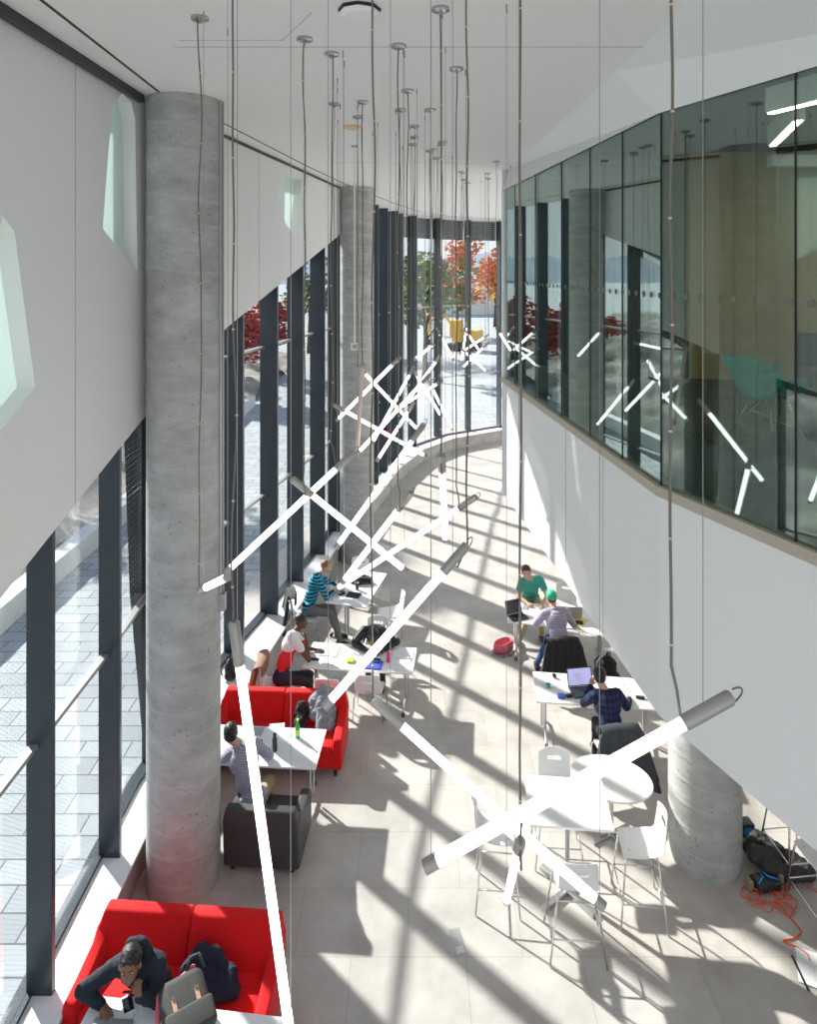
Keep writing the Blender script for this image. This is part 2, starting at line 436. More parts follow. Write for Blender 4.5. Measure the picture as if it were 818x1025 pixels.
# ledge (window seat ledge) along the whole glass line
def strip(path0, path1, z0, z1):
    b = MB()
    n = len(path0)
    vs = []
    for (p, q) in zip(path0, path1): vs += [(p[0], p[1], z0), (p[0], p[1], z1), (q[0], q[1], z1), (q[0], q[1], z0)]
    fs = []
    for i in range(n - 1):
        for k in range(4):
            k2 = (k + 1) % 4; fs.append((i * 4 + k, i * 4 + k2, (i + 1) * 4 + k2, (i + 1) * 4 + k))
    fs += [(0, 1, 2, 3), ((n - 1) * 4 + 3, (n - 1) * 4 + 2, (n - 1) * 4 + 1, (n - 1) * 4)]
    return b.add(vs, fs)
def resample(path, ys): return [(lerp(path, y), y) for y in ys]
YS = [-3, 2, 6, 8.2, 9, 10.6, 12, 13.4, 14.8, 16.2, 16.8, 17.6, 18.6, 19.6, 21.4, 23.3, 25.0, 25.7]
inn = resample(INNER, YS) + [(1.8, 27.3), (3.87, 28.7), (6.5, 29.6)]
gl = [(p[0], p[1]) for p in resample(GLASS, YS)] + [(1.47, 27.8), (3.7, 29.22), (6.4, 30.1)]
e = empty('trim_1', kind='structure')
strip(offs(inn, -.0), gl, .42, .46).build('ledge_top', 'ledge_white', e)
strip(offs(inn, .012), gl, .395, .42).build('ledge_edge', 'ledge_wood', e)
strip(offs(inn, .05), gl, 0, .395).build('ledge_base', 'ledge_conc', e)
fr0 = offs(gl, -.15)
strip(fr0, gl, .46, .50).build('sill_frame', 'mullion', e)

# window bays: mullion + panes + transoms
def path_pt(path, s):
    for a, b in zip(path, path[1:]):
        l = math.dist(a, b)
        if s <= l: t = s / l; return Vector((a[0] + (b[0] - a[0]) * t, a[1] + (b[1] - a[1]) * t)), (Vector(b) - Vector(a)).normalized()
        s -= l
    return Vector(path[-1]), (Vector(path[-1]) - Vector(path[-2])).normalized()
mull = []                                        # (point on front line, tangent)
for y in (0.4, 1.9, 3.4, 4.9, 6.41, 7.9, 9.35, 10.7, 12.0, 13.4, 14.8, 16.2, 17.6, 18.95, 20.25, 21.5, 22.7, 23.85):
    x = lerp(FRONT, y); x2 = lerp(FRONT, y + .3); x1 = lerp(FRONT, y - .3)
    mull.append((Vector((x, y)), Vector((x2 - x1, .6)).normalized()))
for x, y, tx, ty in ((-.2, 24.9, .45, .9), (.30, 26.0, .5, .85), (1.27, 27.3, .75, .66), (2.55, 28.35, .85, .5), (3.88, 29.0, .95, .3), (5.2, 29.45, .96, .25)):
    mull.append((Vector((x, y)), Vector((tx, ty)).normalized()))
def wall_edge(y):                                # diagonal lower edge of the white wall
    pts = [(-3, 2.5), (5.26, 4.67), (8.2, 5.45), (10.3, 6.30), (16.8, 7.98), (18.5, 9.17)]
    for (y0, z0), (y1, z1) in zip(pts, pts[1:]):
        if y <= y1: return z0 + (z1 - z0) * (y - y0) / (y1 - y0)
    return 9.17
for i, ((p, t), (q, t2)) in enumerate(zip(mull, mull[1:])):
    e = empty('window_%d' % (i + 1), (p.x, p.y, 0), kind='structure')
    def loc(v, z): return Vector((v.x - p.x, v.y - p.y, z))
    nrm = Vector((-t.y, t.x)); nq = Vector((-t2.y, t2.x))
    top = ZC - .02
    dp = DEP(p.y); c = p + nrm * dp / 2
    rz = math.atan2(t.y, t.x)
    MB().box(loc(c, (.46 + top) / 2), (.065, dp, top - .46), rz).build('mullion', 'mullion', e, bevel=.004)
    g0 = p + nrm * (dp - .015); g1 = q + nq * (DEP(q.y) - .015)
    d = (g1 - g0).normalized(); n2 = Vector((-d.y, d.x)) * .008
    b = MB(); b.prism([loc(g0, .5), loc(g1, .5), loc(g1, top), loc(g0, top)], (n2.x, n2.y, 0))
    ob = b.build('pane', 'facade_glass' if p.y < 12 else 'far_glass', e)
    for z in (2.80, 5.68):
        a = g0 - Vector((-d.y, d.x)) * .055; bb = g1 - Vector((-d.y, d.x)) * .055
        MB().bar(loc(a, z - .03), loc(bb, z - .03), .085, .045).build('transom', 'transom', e, bevel=.003)
    if p.y > 24.5:
        o1 = g0 + Vector((-d.y, d.x)) * .15; o2 = g1 + Vector((-d.y, d.x)) * .15
        bb = MB(); bb.add([loc(o1, 8.35), loc(o2, 8.35), loc(o2, top), loc(o1, top)], [(0, 1, 2, 3)])
        L_ = (o2 - o1).length
        bb.uv = (lambda dd, oo: (lambda co: ((Vector((co.x, co.y)) - oo).dot(dd), co.z)))(d, Vector((o1.x - p.x, o1.y - p.y)))
        bb.build('perforated_panel', 'perforated', e, recalc=False, solid=.004)
    elif p.y > 3.2 and p.y < 17:
        o1 = g0 + Vector((-d.y, d.x)) * .12; o2 = g1 + Vector((-d.y, d.x)) * .12
        ys = [o1.y + (o2.y - o1.y) * k for k in (0, 1)]
        lo = .55 if p.y < 5 else .22
        m0 = (.45 if 5 < p.y < 7 else 0)         # the band only fills part of some bays
        st = o1 + (o2 - o1) * .45 if m0 else o1
        poly = [loc(st, wall_edge(st.y) - .5 * (.35 if m0 else .9)), loc(o2, wall_edge(o2.y) - .25), loc(o2, wall_edge(o2.y) + .6), loc(st, wall_edge(st.y) + .6)]
        bb = MB(); bb.add(poly, [(0, 1, 2, 3)])
        bb.uv = lambda co: (co.y, co.z)
        bb.build('perforated_panel', 'perforated', e, recalc=False, solid=.004)
# perforated wedge beside the near column
e = empty('perforated_wedge', (-3.68, 9.1, 0), label='dark perforated metal wedge outside the glass, just left of the tall near column', cat='screen panel')
bb = MB(); bb.add([(0, -.12, 6), (0, -.18, 5.0), (0, 0.0, 2.9), (0, .48, .5), (0, .62, .5), (0, .62, 6)], [(0, 1, 2, 3, 4, 5)])
bb.uv = lambda co: (co.y, co.z)
bb.build('sheet', 'perforated', e, recalc=False, solid=.004)

# left white wall with angular openings, built on the inner line as a folded sheet with thickness
def wallx(y): return lerp([(-3.12, -3), (-3.12, 8.2), (-2.72, 10.3), (-1.70, 16.8), (-1.35, 18.5)], y)
ops = [[(4.95, 6.75), (4.6, 6.05), (5.26, 5.95), (5.76, 6.2), (5.46, 7.48), (5.3, 7.6)],
       [(7.03, 7.60), (7.93, 7.16), (7.86, 8.9), (7.75, 9.06), (7.50, 9.10), (7.25, 8.9)],
       [(12.55, 8.55), (12.9, 8.05), (13.6, 7.75), (13.95, 8.98), (13.2, 9.02), (12.75, 8.9)]]
def build_wall():
    bm = bmesh.new()
    # 2D constrained fill in (y,z) with breaks at bends
    segs = [(-3, 6.4), (6.4, 8.2), (8.2, 10.3), (10.3, 14.4), (14.4, 16.8), (16.8, 18.45)]
    for (y0, y1) in segs:
        op = None
        for o_ in ops:
            if min(p[0] for p in o_) >= y0 and max(p[0] for p in o_) <= y1: op = o_
        outer = [(y0, wall_edge(y0))]
        for bp in (5.26, 8.2, 10.3, 16.8):
            if y0 < bp < y1: outer.append((bp, wall_edge(bp)))
        outer += [(y1, wall_edge(y1)), (y1, ZC), (y0, ZC)]
        def ring(pts): 
            vs = [bm.verts.new((wallx(a), a, z)) for a, z in pts]
            return [bm.edges.new((vs[i], vs[(i + 1) % len(vs)])) for i in range(len(vs))]
        es = ring(outer)
        if op: es += ring(op)
        bmesh.ops.triangle_fill(bm, use_beauty=True, use_dissolve=False, edges=es, normal=(1, 0, 0))
    # remove fill inside openings
    bmesh.ops.remove_doubles(bm, verts=bm.verts, dist=1e-4)
    def inside(y, z, poly):
        c = False; n = len(poly)
        for i in range(n):
            (a, b_), (c_, d_) = poly[i], poly[i - 1]
            if (b_ > z) != (d_ > z) and y < (c_ - a) * (z - b_) / (d_ - b_) + a: c = not c
        return c
    kill = [f for f in bm.faces if any(inside(f.calc_center_median().y, f.calc_center_median().z, o_) for o_ in ops)]
    bmesh.ops.delete(bm, geom=kill, context='FACES')
    bmesh.ops.recalc_face_normals(bm, faces=bm.faces)
    for f in bm.faces:
        if f.normal.x < 0: f.normal_flip()
    me = bpy.data.meshes.new('wall_left'); bm.to_mesh(me); bm.free(); me.materials.append(MATS['plaster'])
    o = bpy.data.objects.new('wall_left', me); COL.objects.link(o)
    q = o.modifiers.new('s', 'SOLIDIFY'); q.thickness = .16; q.offset = -1
    setp(o, kind='structure'); return o
WL = build_wall()
for k, op in enumerate(ops):
    cy = sum(p[0] for p in op) / len(op)
    poly = [(wallx(y) - .15, y, z) for y, z in op]
    b = MB(); b.prism(poly, (-.012, 0, 0)); b.build('opening_pane', 'frosted_pane', WL)
# panel joints in the white wall
b = MB()
for y in (6.45, 11.6, 14.2, 4.0):
    z0 = wall_edge(y); b.box((wallx(y) + .001, y, (z0 + ZC) / 2), (.004, .010, ZC - z0))
b.build('panel_joint', 'seam', WL)
# white top run over the column line further back (curved cove)
e = empty('trim_2', kind='structure')
b = MB(); b.tube([(-3.06, 0, ZC - .04), (-3.06, 7.95, ZC - .04)], .0001)
MB().box((-3.06, 2.45, ZC - .045), (.07, 10.9, .09)).build('track', 'dark_trim', e, bevel=.004)
b = MB()
sl = [(-2.72, -3), (-2.70, 5.1), (-2.80, 7.95), (-2.55, 9.2), (-2.30, 11.0), (-1.95, 13.5), (-1.5, 16.2), (-1.0, 18.5), (-.35, 21.5), (.5, 24.6), (1.7, 26.6), (3.6, 28.0), (6, 28.8)]
strip(sl, offs(sl, .03), ZC - .004, ZC + .02).build('slot', 'dark_trim', e)
b = strip([(wallx(y) + .02, y) for y in (8.4, 10.3, 14, 16.8)], [(wallx(y) - .01, y) for y in (8.4, 10.3, 14, 16.8)], ZC - .05, ZC - .01).build('track', 'dark_trim', e)
e = empty('trim_3', kind='structure')
b = MB(); b.box((.5, 6.18, ZC - .001), (5.2, .012, .004)); b.box((.9, 13.0, ZC - .001), (5.0, .012, .004))
for (x0, y0, x1, y1) in ((-.75, 5.35, -1.1, 6.0), (-1.1, 6.0, -2.0, 6.0)):
    b.bar((x0, y0, ZC - .001), (x1, y1, ZC - .001), .006, .004)
b.build('ceiling_joint', 'seam', e)

# ------------------------------------------------------------------ columns
def column(x, y, label, top=ZC, pipes=()):
    e = empty('concrete_column', (x, y, 0), label=label, cat='column', kind='structure')
    b = MB(); n = 64; prof = [(.42, z) for z in [0, .3] + [k * .5 for k in range(1, int(top / .5) + 1)] + [top]]
    b.lathe(prof, n=n); b.build('shaft', 'concrete', e, smooth=True, auto=.6)
    if pipes:
        for px, r in pipes:
            py = .0 if r > .015 else .07
            MB().tube([(px, py, 3.3), (px, py, top)], r).build('conduit', 'galv', e, smooth=True, auto=.6)
        MB().box((pipes[0][0] + .015, -.0, 3.25), (.10, .08, .2)).build('junction_box', 'galv', e, bevel=.008)
    return e
column(-2.66, 8.16, 'tall near-left round concrete column rising beside the red sofas to the ceiling', pipes=((.432, .018), (.445, .013)))
column(-1.28, 17.1, 'far round concrete column standing at the window ledge behind the back left table')
column(3.63, 8.45, 'short-looking round concrete column under the overhanging white wall, beside the bar stools', top=2.7)

# ------------------------------------------------------------------ right hand volume
RW = [(3.78, 3.75), (2.53, 6.96), (1.90, 14.0)]
zb, zg0, zg1 = 2.68, 5.0, 8.76
e = empty('wall_right', kind='structure')
b = MB()
def band(b, path, z0, z1, x_off=0.):
    for p, q in zip(path, path[1:]):
        n = (Vector(q) - Vector(p)).normalized(); n = Vector((n.y, -n.x)) * .12
        b.prism([(p[0], p[1], z0), (q[0], q[1], z0), (q[0], q[1], z1), (p[0], p[1], z1)], (n.x, n.y, 0))
RW2 = [(4.75, 1.2)] + RW
band(b, RW2, zb, zg0 - .10); b.build('lower_face', 'plaster_cool', e)
b = MB()
for f_ in (.215, .42):                                  # vertical joints
    x = RW[1][0] + (RW[2][0] - RW[1][0]) * f_; y = RW[1][1] + (RW[2][1] - RW[1][1]) * f_
    b.box((x - .002, y, (zb + zg0 - .1) / 2), (.006, .012, zg0 - .1 - zb), .09)
b.build('panel_joint', 'seam', e)
b = MB()
for p, q in zip(RW2, RW2[1:]):
    n = (Vector(q) - Vector(p)).normalized(); n = Vector((n.y, -n.x))
    p0 = Vector(p) - n * .03; q0 = Vector(q) - n * .03
    b.prism([(p0.x, p0.y, zg0 - .10), (q0.x, q0.y, zg0 - .10), (q0.x, q0.y, zg0), (p0.x, p0.y, zg0)], (n.x * .2, n.y * .2, 0))
b.build('sill', 'sill_bronze', e)
# sloped white bulkhead over the glass
UP = [(2.10, 1.2), (2.10, 3.75), (2.09, 6.96), (2.04, 14.0)]
b = MB()
vs = []; 
for (p, u) in zip(RW2, UP): vs += [(p[0], p[1], zg1), (u[0], u[1], ZC), (p[0] + .5, p[1], ZC)]
fs = []
for i in range(3):
    fs += [(i * 3, i * 3 + 3, i * 3 + 4, i * 3 + 1), (i * 3, i * 3 + 2, i * 3 + 5, i * 3 + 3)]
fs += [(0, 1, 2), (9, 11, 10)]
b.add(vs, fs); b.build('bulkhead', 'plaster_cool', e)
# far end return of the volume and white end post
MB().prism([(1.90, 14.0, zb), (1.98, 14.05, zb), (7.9, 15.4, zb), (7.9, 15.2, zb)], (0, 0, ZC - zb)).build('end_face', 'plaster_cool', e)
MB().box((1.945, 13.9, (zg0 + zg1) / 2), (.10, .2, zg1 - zg0), .09).build('end_post', 'plaster_cool', e)
# soffit
MB().prism([(4.6, 1.2, zb), (3.72, 3.75, zb), (2.6, 6.96, zb), (2.0, 13.98, zb), (8, 15.2, zb), (8, 1.2, zb)], (0, 0, .08)).build('soffit', 'plaster', e)
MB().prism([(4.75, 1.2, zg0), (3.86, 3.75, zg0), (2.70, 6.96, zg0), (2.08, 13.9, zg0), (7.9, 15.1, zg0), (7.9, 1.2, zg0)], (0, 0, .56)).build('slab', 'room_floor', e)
e2 = empty('wall_back', kind='structure')
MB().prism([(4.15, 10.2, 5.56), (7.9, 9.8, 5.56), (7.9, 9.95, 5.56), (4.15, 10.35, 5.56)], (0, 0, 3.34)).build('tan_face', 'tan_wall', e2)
MB().prism([(2.42, 10.5, 5.56), (4.15, 10.2, 5.56), (4.15, 10.35, 5.56), (2.42, 10.65, 5.56)], (0, 0, 3.34)).build('added_dark_partition', 'room_dark', e2)  # partition added to keep the room behind the far panes dark
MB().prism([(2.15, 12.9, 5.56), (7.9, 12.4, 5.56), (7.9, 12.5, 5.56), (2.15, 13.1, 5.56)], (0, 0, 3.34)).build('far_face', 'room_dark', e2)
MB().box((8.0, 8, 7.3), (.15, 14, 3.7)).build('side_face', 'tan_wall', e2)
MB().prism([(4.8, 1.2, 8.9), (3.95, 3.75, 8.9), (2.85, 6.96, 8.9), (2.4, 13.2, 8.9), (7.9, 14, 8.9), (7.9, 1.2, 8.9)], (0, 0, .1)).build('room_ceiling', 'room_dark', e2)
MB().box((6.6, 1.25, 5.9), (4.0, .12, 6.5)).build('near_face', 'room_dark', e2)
# bulkhead box inside the room
MB().box((6.1, 8.4, 8.50), (3.4, .12, .14)).build('inner_beam', 'plaster_cool', e2)
# balcony glass
e = empty('window_30', kind='structure')
cuts = [0, .33, 1]
seg_near = []
def panes(p, q, ts):
    for t0, t1 in zip(ts, ts[1:]):
        a = Vector(p).lerp(Vector(q), t0); c = Vector(p).lerp(Vector(q), t1)
        n = (c - a).normalized(); nn = Vector((n.y, -n.x)) * .012
        a2 = a + n * .004 + nn * 2; c2 = c - n * .004 + nn * 2
        MB().prism([(a2.x, a2.y, zg0), (c2.x, c2.y, zg0), (c2.x, c2.y, zg1), (a2.x, a2.y, zg1)], (nn.x, nn.y, 0)).build('pane', 'teal_glass', e)
        MB().box((c2.x, c2.y, (zg0 + zg1) / 2), (.010, .016, zg1 - zg0), math.atan2(n.y, n.x)).build('joint', 'frame_black', e)
panes((4.75, 1.2), RW[0], [0, .5, 1]); panes(RW[0], RW[1], [0, .555, 1]); panes(RW[1], RW[2], [0, .14, .29, .46, .66, .86, 1])
b = MB()
for k in range(60):                                     # row of small round safety dots, pitch .21 m
    s = .25 + k * .19
    a, t = path_pt(RW, s)
    n = Vector((t.y, -t.x)); c = a + n * .020
    if a.y > 13.8: break
    pts = []
    for j in range(14):
        an = 2 * PI * j / 14; q = c + t * .033 * math.cos(an); pts.append((q.x, q.y, 6.92 + .033 * math.sin(an)))
    b.prism(pts, (n.x * .001, n.y * .001, 0))
b.build('safety_dots', 'dot_grey', e)

# room contents seen through the glass, plus two added unseen lights
def linear(name, a, b_, label):
    a = Vector(a); b_ = Vector(b_); c = (a + b_) / 2
    e = empty(name, c, label=label, cat='ceiling light')
    MB().bar(a - c + Vector((0, 0, .11)), b_ - c + Vector((0, 0, .11)), .12, .22).build('housing', 'plaster_cool', e, bevel=.005)
    MB().bar(a - c - Vector((0, 0, .004)), b_ - c - Vector((0, 0, .004)), .06, .012).build('diffuser', 'light_strip', e)
    for t in (.15, .85):
        q = a.lerp(b_, t) - c
        MB().tube([q + Vector((0, 0, .21)), q + Vector((0, 0, 8.9 - c.z))], .004, 6).build('hanger', 'wire', e)
linear('linear_light', (3.25, 6.2, 8.59), (3.95, 4.4, 8.59), 'long white box light with glowing strip at the top right, inside the glazed room')
linear('linear_light', (4.15, 7.85, 8.59), (3.68, 6.5, 8.59), 'shorter glowing box light behind the long one inside the glazed room')
linear('linear_light', (5.9, 9.3, 8.59), (5.0, 6.6, 8.59), 'added unseen box light brightening the glazed room, right of the shorter one')  # out of view, added to brighten the room interior
linear('linear_light', (6.8, 8.8, 8.59), (5.9, 5.0, 8.59), 'added unseen box light brightening the glazed room from deepest inside')  # second added light, also unseen, for more interior brightness
def shell_chair(loc, rz, m, label):
    e = empty('shell_armchair', loc, rz, label, 'chair', None)
    def fn(u, v):
        a = (u - .5) * 2; t = v
        # profile from seat front up the back
        if t < .5: y = .24 - t * .86; z = .43 - .05 * math.sin(t * PI)
        else: y = -.19 - (t - .5) * .26; z = .38 + (t - .5) * .86
        w = .27 * (1 - .18 * max(0, t - .6)); rise = .22 * abs(a) ** 3 * (1 if .12 < t < .8 else .25 + .0 * t)
        fall = max(0, t - .72) * .35 * a * a
        return Vector((a * w * (1 + .12 * abs(a) ** 2), y, z + rise - fall))
    MB().grid(fn, 18, 22).build('shell', m, e, smooth=True, solid=.008, sub=1)
    for sx in (-1, 1):
        for sy in (-1, 1):
            MB().tube([(sx * .09, sy * .10, .40), (sx * .24, sy * .24, 0)], .008).build('leg', 'chrome', e, smooth=True)
    b = MB()
    for s_ in (-1, 1):
        b.tube([(s_ * .14, -.15, .27), (-s_ * .22, .22, .06)], .005, 6); b.tube([(s_ * .09, .1, .38), (s_ * .2, -.2, .10)], .005, 6)
    b.build('wire_brace', 'chrome', e)
    return e
shell_chair((3.50, 6.70, 5.56), -1.15, 'teal_shell', 'teal shell armchair on wire legs behind the balcony glass')
shell_chair((4.15, 6.1, 5.56), -1.7, 'olive_shell', 'olive yellow shell armchair at the right edge, behind the balcony glass')
e = empty('bench_sofa', (5.7, 8.1, 5.56), -.25, 'black sofa with perforated back in the glazed room behind the teal armchair', 'sofa')
MB().box((0, .28, .55), (1.9, .14, .55)).build('backrest', 'black_plastic', e, bevel=.03)
MB().box((0, -.05, .32), (1.9, .6, .2)).build('seat', 'black_plastic', e, bevel=.03)
for sx in (-1, 1): MB().box((sx * .85, -.05, .11), (.06, .55, .22)).build('leg', 'alu', e)

# under-overhang far wall
MB().box((9.0, 14, 1.4), (.2, 34, 2.9)).build('wall_east', 'plaster')
setp(bpy.data.objects['wall_east'], kind='structure')

# ------------------------------------------------------------------ ceiling fixtures
e = empty('wifi_access_point', A(360, 9, 5.27) * 1, label='white lobed wireless unit on the ceiling at the top centre', cat='ceiling device')
e.location.z = ZC
b = MB(); b.lathe([(.15, -.018), (.165, -.035), (.12, -.058), (.03, -.062)], n=8); b.build('cover', 'white_plastic', e, bevel=.01)
MB().lathe([(.165, 0.0), (.165, -.016)], n=8).build('shadow_plate', 'black_plastic', e)  # black plate, made wide to stand in for shadow around the unit
e = empty('smoke_detector', (-.79, 9.65, ZC), label='flat disc detector with brownish rim on the ceiling above the far column', cat='ceiling device')
MB().lathe([(.13, 0), (.13, -.02), (.06, -.05)], n=20).build('cover', 'tie', e)
e = empty('recessed_speaker', (-2.17, 7.5, ZC), label='tiny flush round fitting on the ceiling, right above the near column top', cat='ceiling device')
MB().lathe([(.05, 0), (.05, -.006)], n=20).build('plate', 'white_plastic', e)
e = empty('hanging_sensor', A(355, 347, 11.2), label='small white square sensor on a long rod in front of the far column', cat='sensor')
b = MB(); 
for s_ in (-1, 1): b.box((s_ * .05, 0, 0), (.02, .05, .12)); b.box((0, 0, s_ * .05), (.1, .05, .02))
b.build('square_frame', 'white_plastic', e)
MB().tube([(0, 0, .06), (0, 0, ZC - e.location.z)], .012, 8).build('rod', 'white_plastic', e)
MB().lathe([(.06, ZC - e.location.z), (.06, ZC - e.location.z - .015)], n=16).build('ceiling_rose', 'canopy_metal', e)

# ------------------------------------------------------------------ pendant tube lights
def pendant(p1, p2, Y1, Y2, label, cable=None, group='hanging tube lights', lit=True, cap=.24, r=.026, detail=True, wavy=.012):
    a = A(*p1, Y1); c = A(*p2, Y2); d = (c - a); L_ = d.length; d.normalize()
    e = empty('pendant_tube_light', a, label=label, cat='pendant light', group=group)
    q = lambda v: v - a
    MB().tube([d * cap * .9, d * (L_ - .05)], r, 16 if detail else 8).build('tube', 'tube_glow' if lit else 'tube_unlit', e, smooth=True, auto=.6)
    MB().tube([Vector(), d * .012, d * (cap - .012), d * cap], [r * .9, r * 1.22, r * 1.22, r * 1.05], 16 if detail else 8).build('housing', 'housing', e, smooth=True, auto=.6)
    MB().tube([d * (L_ - .06), d * L_], r * 1.12, 16 if detail else 8).build('end_cap', 'housing', e, smooth=True, auto=.6)
    # power cord from the ceiling rose, slightly wavy, with a loop into the housing end
    cx, cy = (cable if cable else (a.x, a.y))
    cx -= a.x; cy -= a.y
    zt = ZC - a.z; pts = []; seed = random.random() * 50; n = 40
    for i in range(n + 1):
        t = i / n; z = zt + (.10 - zt) * t
        w = wavy * math.sin(t * 3.1) if 0 else 0
        pts.append(Vector((cx + noise.noise(Vector((seed, z * 1.3, 0))) * wavy * 2, cy + noise.noise(Vector((seed + 9, z * 1.3, 0))) * wavy, z)))
    # the last bit swings to the housing
    side = Vector((d.x, 0, 0)); 
    pts += [Vector((cx * .9, cy * .9, .0)), Vector((cx * .5 + d.x * cap * .4, cy * .5, d.z * cap * .5 - .07)), d * cap * .55 + Vector((0, 0, -r * 1.3)), ]
    pts2 = pts[:-3] + [pts[-3], pts[-2] , pts[-1]]
    b = MB(); b.tube(pts2, .0065 if detail else .0042, 6); cd = b.build('cord', 'cord', e, smooth=True)
    if detail:
        for i in range(4, n, 5): MB().sph(pts[i], (.010, .010, .008), 6).build('cord_tie', 'tie', cd, smooth=True)
        # loop of spare cord at the head of the housing
        x = d.orthogonal().normalized(); lp = []
        for i in range(10):
            t = i / 9 * PI; lp.append(-d * .05 * math.sin(t) + Vector((0, 0, 1)) * .03 * math.cos(t))
        MB().tube(lp, .004, 6).build('spare_loop', 'cord', e, smooth=True)
    MB().lathe([(.070, zt), (.070, zt - .022), (.058, zt - .028), (.012, zt - .03), (.012, zt - .05)], c=(cx, cy, 0), n=20 if detail else 10).build('ceiling_rose', 'canopy_metal', e, smooth=True, auto=.5)
    # thin suspension wires
    for k, t in enumerate((cap * .6, L_ - .03)):
        s_ = d * t
        MB().tube([s_, Vector((s_.x, s_.y, zt))], .0022, 5).build('suspension_wire', 'wire', e)
        MB().tube([Vector((s_.x, s_.y, zt)), Vector((s_.x, s_.y, zt - .06))], .008, 6).build('wire_grip', 'canopy_metal', e)
    return e
def cab(x, y): # ceiling rose from its position on the ceiling plane
    k = (ZC - H) / (CY - y); return ((x - CX) * k, F * k)
pendant((234, 622), (292, 1048), 3.9, 3.7, 'long near-vertical lit tube light passing from the tall column down over the bottom red sofa')
pendant((733, 697), (425, 868), 2.95, 2.85, 'thickest lit tube light, slanting across the bar table, housing at the right', cable=(A(676, 690, 2.95).x, 3.0))
pendant((373, 700), (605, 908), 4.4, 3.9, 'lit tube light running from mid-picture down right across the bar stools')
pendant((521, 842), (507, 902), 3.9, 5.2, 'short-looking lit tube light hanging nearly end-on before the bar table')
pendant((468, 545), (325, 708), 4.6, 4.3, 'lit tube light ending over the grey sweater on the middle red sofa')
pendant((355, 452), (225, 574), 6.35, 5.7, 'lit tube light crossing the left windows, its low tip beside the tall column', cable=cab(332, 53))
pendant((292, 479), (407, 572), 5.95, 6.3, 'lit tube light slanting down right before the left windows towards the back left table', cable=cab(305, 38))
pendant((412, 493), (343, 583), 6.13, 6.6, 'lit tube light ending above the bag on the back left table', cable=cab(399, 45))
pendant((477, 497), (336, 590), 6.83, 7.6, 'lit tube light reaching from over the open floor left to the man in stripes', cable=cab(457, 68))
pendant((425, 424), (336, 549), 7.68, 7.2, 'lit tube light passing in front of the foot of the far column', cable=cab(408, 90))
pendant((442, 455), (446, 541), 5.21, 6.2, 'lit tube light seen nearly upright over the open floor in the middle', cable=cab(441, 8))
pendant((200, 591), (229, 577), 5.44, 4.7, 'short-looking lit tube light in front of the tall near column', cable=cab(200, 17))
far = [((401, 357), (337, 421), 8.6, 9.2, (352, 127), 'lit tube light crossing the middle of the far column up to the right'),
 ((334, 405), (427, 457), 8.3, 9.0, (349, 146), 'lit tube light starting left of the far column and dropping right'),
 ((358, 366), (419, 431), 9.0, 9.6, (362, 140), 'lit tube light dropping right off the far column, above the low-slung one'),
 ((431, 374), (357, 455), 8.6, 8.2, (409, 92), 'lit tube light with a large housing, lowest of those sloping left past the far column'),
 ((415, 402), (377, 462), 9.6, 9.4, (418, 133), 'lit tube light with its tip right of the far column at the dark windows'),
 ((415, 366), (372, 445), 10.4, 10.0, (409, 153), 'steep lit tube light in the thick of the far cluster'),
 ((434, 345), (415, 360), 11.5, 10.2, (427, 153), 'short lit tube light at the upper left of the far cluster'),
 ((442, 354), (402, 410), 11.0, 11.2, (407, 149), 'lit tube light sloping left in the upper far cluster before the second dark post'),
 ((443, 381), (395, 411), 10.8, 10.0, (406, 174), 'flattest lit tube light of the far cluster'),
 ((413, 369), (442, 417), 11.0, 11.6, (424, 179), 'lit tube light dropping right in the middle of the far cluster'),
 ((430, 383), (453, 430), 11.6, 12.2, (388, 163), 'lit tube light dropping right, lowest tip of the far cluster'),
 ((437, 328), (454, 360), 12.4, 12.9, (443, 190), 'lit tube light dropping right at the upper centre of the far cluster'),
 ((489, 343), (462, 369), 14.4, 14.2, (480, 190), 'small lit tube light sloping left before the last far window posts'),
 ((462, 349), (487, 372), 14.2, 14.8, (465, 199), 'small lit tube light sloping right in the farthest cross'),
 ((464, 328), (482, 354), 15.4, 15.6, (454, 190), 'small steep lit tube light above the farthest cross'),
 ((489, 335), (460, 354), 15.2, 14.6, (492, 217 - 8), 'small flat lit tube light over the farthest cross'),
 ((468, 322), (462, 362), 16.0, 16.6, (434, 205), 'small nearly upright lit tube light in the farthest group'),
 ((497, 328), (512, 352), 12.8, 13.3, (497, 203), 'small lit tube light next to the end of the balcony glass')]
for p1, p2, Y1, Y2, cc, lab in far:
    pendant(p1, p2, Y1, Y2, lab, cable=None, cap=.17, detail=False, r=.021, group='hanging tube lights far off')
pendant((363, 364), (357.5, 458), 8.2, 8.4, 'unlit pinkish-grey tube light hanging upright before the far column', lit=False, cap=.05)

# ------------------------------------------------------------------ furniture
def desk(loc, rz, w, d, label, h=.74, turned=False):
    e = empty('study_table', loc, rz, label, 'table', 'white study tables')
    MB().box((0, 0, h - .014), (w, d, .028)).build('tabletop', 'white_lam', e, bevel=.006)
    for s in (-1, 1):
        x = s * (w / 2 - .16)
        l = MB(); l.tube([(x - s * 0, 0, .09), (x, 0, h - .028)], .026, 14); l.tube([(x + s * .045, 0.04, .12), (x + s * .045, .04, h - .028)], .016, 10)
        l.box((x, 0, h - .045), (.09, d * .7, .03))
        l.tube([(x, -d * .42, .075), (x, -.08, .10), (x, .08, .10), (x, d * .42, .075)], .020, 10)
        leg = l.build('leg', 'alu', e, smooth=True, auto=.6)
        for t in (-1, 1):
            c = MB(); y = t * d * .42
            for k in (-1, 1): c.tube([(x + k * .014 - .008, y, .032), (x + k * .014 + .008, y, .032)], .032, 16)
            c.build('caster', 'rubber', leg, smooth=True, auto=.6)
    return e
R = math.radians
